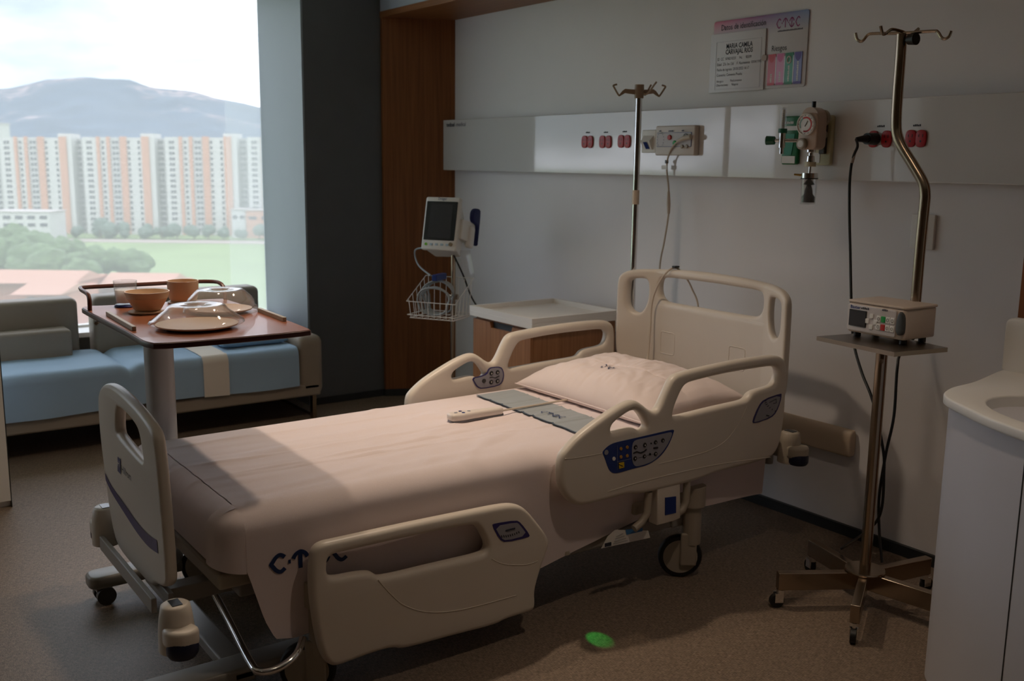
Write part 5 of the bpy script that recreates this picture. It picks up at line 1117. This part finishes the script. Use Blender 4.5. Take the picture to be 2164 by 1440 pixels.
cushion(-6.17, -6.01, onx(197, 650, -6.01).y, SE-.17, .40, .757, 'back_cushion')
cushion(-6.01, -5.86, -.4, onx(152, 700, -5.86).y, .40, .605, 'bolster', .025)
for x, y in ((SX-.03, SE-.06), (-6.1, SE-.06), (SX-.03, .2), (-6.1, .2)): mk('leg', B(x-.02, x+.02, y-.012, y+.012, 0, .148), M_STEEL, sf, smooth=0)
mk('leg_bar', B(-6.1, SX-.03, SE-.066, SE-.054, .01, .022), M_STEEL, sf, smooth=0)
def shtop(y):
    g = -.022*math.exp(-((y-1.40)/.035)**2); return .445+.008*(y > 1.4)+g+(0.012 if y < 1.38 else 0)+.004*noise.noise(Vector((y*6, 0, 0)))
def ssheet(u, v):
    y = -.9+u*(2.365+.9); zt = shtop(y); r = .04
    if v < .5:
        x = -6.0+(SX+.012-r+6.0)*v/.5; return Vector((x, y, zt+.006*noise.noise(Vector((x*7+y*2, y*4, 2)))))
    if v < .6:
        a = (v-.5)/.1*PI/2; return Vector((SX+.012-r+r*math.sin(a), y, zt-r+r*math.cos(a)))
    k = (v-.6)/.4; zb = .226+.008*math.sin(y*5); z = zt-r+(zb-(zt-r))*k
    return Vector((SX+.014+.010*k*noise.noise(Vector((y*5, z*6, 1)))+.006*k, y, z))
tag(mk('sofa_sheet', MB().grid(ssheet, 160, 50), M_BLUESH, None, smooth=180), 'pale blue sheet draped over the sofa bed seat', 'sheet')
def fold(u, v):
    y = onx(430, 760, SX+.03).y+(onx(484, 752, SX+.03).y-onx(430, 760, SX+.03).y)*u; p = ssheet((y+.9)/(2.365+.9), .15+.85*v)
    if v > .98: p.z -= .004
    return p+Vector((.004 if v > .5 else 0, 0, .005 if v < .6 else 0))+Vector((.0015, 0, 0))
tag(mk('folded_sheet', MB().grid(fold, 10, 50), mat('ivory_sheet', (226, 216, 204), .8, bump=.15, bscale=700), None, smooth=180), 'ivory folded strip of sheet hanging over the blue sofa sheet', 'sheet')
pcx, pcy = -5.78, 2.16
def pl2(sg):
    def f(u, v):
        a, b = u*2-1, v*2-1; k = ((1-abs(a)**4)*(1-abs(b)**4))**.5 if abs(a) < 1 and abs(b) < 1 else 0
        z = .478+sg*k*.035+(.03*k if sg > 0 else 0)
        return Vector((pcx+a*.20*(1-.04*(1-b*b)), pcy+b*.205*(1-.04*(1-a*a)), max(.4585, z)))
    return f
tag(mk('sofa_pillow', MB().grid(pl2(1), 30, 30).grid(pl2(-1), 30, 30), mat('pillow_blue', (140, 176, 206), .8, bump=.15, bscale=700), None, smooth=180, weld=True), 'flat pale blue pillow lying by the sofa bed arm', 'pillow')

# ------------------------------------------------------------------ overbed table
TZ = 1.052
ot = thing('overbed_table', (-3.5, 1.0, 0), 'overbed table with red-brown top and grey column standing across the bed foot', 'table')
tb_l = [(lambda v: (v.x, v.y))(onz(a, b, TZ)) for a, b in ((166, 648), (184, 659), (216, 675), (256, 695), (284, 711), (303, 723))]
top2 = [(-2.73, .752), (-2.70, .80), (-2.692, 1.20), (-2.715, 1.226), (-3.46, 1.245), (-3.50, 1.22), (-3.515, .84), (-3.56, .775)]+tb_l[:-1]
top2 = [tb_l[-1], (-2.70, .775), (-2.690, 1.205), (-2.72, 1.228), (-3.47, 1.245), (-3.50, 1.21), (-3.51, .86)]+tb_l[:-1]
def ccw(p): 
    return p
tt_ = mk('table_top', MB().plate([chaikin(top2, 2)], .016, .003, lambda u, v, k: (u, v, TZ-.008+k)), M_TOPE, ot)
ins_ = []
mk('laminate', MB().plate([chaikin([(-3.11+(a+3.11)*.992, 1.0+(b-1.0)*.985) for a, b in top2], 2)], .002, 0, lambda u, v, k: (u, v, TZ+.0004+k)), M_TOP, tt_, smooth=0)
def bar(px, w_, h_, nm, m): 
    a, b = [onz(x, y, TZ) for x, y in px]; d = (b-a); ang = math.atan2(d.y, d.x); mk(nm, MB().box((a+b)/2+Vector((0, 0, h_/2+.001)), (d.length, w_, h_), ang), m, tt_, bevel=.002)
bar(((228, 668), (284, 701)), .012, .014, 'side_lip', M_GREYPL); bar(((548, 660), (602, 681)), .012, .014, 'side_lip', M_GREYPL)
g0 = [onz(190, 657, TZ), onz(189, 657, TZ+.0)+Vector((0, 0, .05)), onz(176, 647, TZ)+Vector((-.02, 0, .055)), onz(176, 645, TZ)+Vector((-.04, .03, .055)), Vector((-3.60, 1.0, TZ+.055)), Vector((-3.58, 1.2, TZ+.055)), Vector((-3.50, 1.235, TZ+.05)), Vector((-3.46, 1.232, TZ+.0))]
mk('guard_rail', MB().tube(catmull(g0, 6), .007, 8), mat('guard_brown', (96, 56, 44), .4), tt_)
mk('release_lever', MB().tube([onz(203, 684, TZ-.03), onz(214, 676, TZ-.025), onz(235, 684, TZ-.02)], .006, 8), M_GREYPL, tt_)
mk('arm_beam', B(-3.5, -2.9, .96, 1.06, TZ-.05, TZ-.018), M_FRAME, ot, bevel=.006)
CX_, CY_ = -3.52, onx(338, 800, -3.52).y
mk('column', MB().plate([rrect(CX_-.05, CY_-.046, CX_+.05, CY_+.046, .035)], TZ-.05-.10, 0, lambda u, v, k: (u, v, .10+(TZ-.15)/2+k)), mat('column_grey', (176, 176, 176), .35), ot)
mk('base_leg', MB().plate([rrect(-3.57, onz(192, 1228, .115).y, -3.47, 1.36, .035)], .045, .012, lambda u, v, k: (u, v, .088+k)), M_FRAME, ot)
mk('base_beam', MB().plate([rrect(-3.48, .905, -2.60, .975, .01)], .035, .006, lambda u, v, k: (u, v, .078+k)), M_FRAME, ot)
mk('base_leg', MB().plate([rrect(-2.70, .66, -2.60, 1.22, .03)], .04, .010, lambda u, v, k: (u, v, .085+k)), M_FRAME, ot)
for x, y in ((-3.52, .765), (-3.52, 1.30), (-2.65, .70), (-2.65, 1.17)):
    c_ = mk('twin_castor', MB().box((x, y, .055), (.05, .035, .03)), M_FRAME, ot, bevel=.008)
    for s_ in (-1, 1): mk('wheel', MB().cyl((x+s_*.014, y+.012, .032), (x+s_*.036, y+.012, .032), .032, seg=24), mat('castor_grey', (88, 86, 82), .45), c_)
# crockery
def D_(p): return (p-EYE).dot(fw)
TT = TZ+.0016
def at(px, py): return onz(px, py, TT)
p = at(267, 648); d = D_(p); r = 24*d/F; h = 50*d/F
cst = tag(mk('glass_coaster', MB().lathe([(.0001, 0), (r*.98, 0), (r*1.0, .004), (r*.9, .008), (.0001, .008)], p, seg=32), mat('coaster_blue', (16, 36, 130), .35), None), 'dark blue round coaster lid under the drinking glass', 'coaster')
gl_ = thing('drinking_glass', p+Vector((0, 0, .0085)), 'clear drinking glass half filled with a white drink', 'glass')
mk('glass_wall', MB().lathe([(.0001, 0), (r*.82, 0), (r*.85, .003), (r, h), (r*.955, h), (r*.8, .006), (.0001, .006)], p+Vector((0, 0, .0085)), seg=36), M_THIN, gl_)
mk('milk', MB().lathe([(.0001, .0065), (r*.79, .0065), (r*.885, h*.62), (.0001, h*.62)], p+Vector((0, 0, .0085)), seg=36), mat('white_drink', (245, 243, 243), .4), gl_)
MATS['white_drink'].node_tree.nodes['Principled BSDF'].inputs['Subsurface Weight'].default_value = 1; MATS['white_drink'].node_tree.nodes['Principled BSDF'].inputs['Subsurface Radius'].default_value = (1, 1, 1); MATS['white_drink'].node_tree.nodes['Principled BSDF'].inputs['Subsurface Scale'].default_value = .05
p = at(309, 661); d = D_(p); r = 36*d/F
tag(mk('bowl_saucer', MB().lathe([(.0001, 0), (r*.9, 0), (r, .003), (r, .006), (r*.85, .008), (.0001, .008)], p, seg=36), M_TAN, None), 'flat tan lid used as saucer under the tan bowl', 'saucer')
r = 45*d/F; h = 40*d/F
tag(mk('soup_bowl', MB().lathe([(.0001, 0), (r*.55, 0), (r*.62, .004), (r*.9, h*.62), (r*.93, h*.66), (r*.93, h*.72), (r, h*.92), (r, h), (r*.96, h), (r*.86, h*.6), (r*.5, .008), (.0001, .008)], p+Vector((.0, .006, .0085)), seg=44), M_TAN, None), 'round tan soup bowl with wide rim on the overbed table', 'bowl')
p = at(388, 640); d = D_(p); r = 32*d/F; h = 42*d/F
tag(mk('cup_saucer', MB().lathe([(.0001, 0), (r*.95, 0), (r*1.05, .004), (r*.9, .008), (.0001, .008)], p, seg=36), M_TAN, None), 'flat tan lid used as saucer under the tall tan cup', 'saucer')
tag(mk('soup_cup', MB().lathe([(.0001, 0), (r*.8, 0), (r*.9, h*.12), (r*.97, h*.4), (r, h), (r*.95, h), (r*.88, h*.15), (.0001, .006)], p+Vector((0, 0, .0085)), seg=40), M_TAN, None), 'tall straight tan cup on the overbed table', 'cup')
def plate_dome(px, py, wpx, hpx, lab, lab2, tall):
    p = at(px, py); d = D_(p); r = wpx/2*d/F; h = hpx*d/F
    tag(mk('dinner_plate', MB().lathe([(.0001, .002), (r*.55, .002), (r*.6, 0), (r*.85, .010), (r*.86, .014), (r*.58, .008), (.0001, .008)], p, seg=48), M_TAN, None), lab2, 'plate', 'tan plates under clear covers')
    z0 = .0145; q = p+Vector((0, 0, z0 if not tall else .001))
    k = 1.0
    prof = [(r*.97, 0), (r, .004), (r*.98, .010), (r*.93, .014), (r*(.66 if not tall else .86), h*.74), (r*.60, h*.93), (r*.52, h), (r*.2, h), (r*.16, h-.006), (.0001, h-.006)]
    inn = [(max(.0001, a-.0022), b-.0022) for a, b in reversed(prof)]
    if tall: prof = [(r*1.0, 0), (r*1.03, .004), (r*1.0, .018), (r*.94, .022), (r*.92, h*.5), (r*.86, h*.66), (r*.68, h*.93), (r*.62, h), (r*.25, h), (r*.2, h-.006), (.0001, h-.006)]; inn = [(max(.0001, a-.0022), max(.0, b-.0022)) for a, b in reversed(prof)]
    cv = thing('plate_cover', q, lab, 'plate cover', 'clear domed plate covers')
    mk('dome', MB().lathe(prof+inn[:-1]+[(prof[0][0]-.002, 0.0)], q, seg=56), M_THIN, cv, smooth=50)
plate_dome(417, 693, 196, 40, 'low clear domed plate cover at the edge of the overbed table', 'tan dinner plate under the low clear cover', False)
plate_dome(467, 660, 150, 48, 'tall clear domed plate cover behind the low one on the overbed table', 'tan plate under the tall clear cover', True)
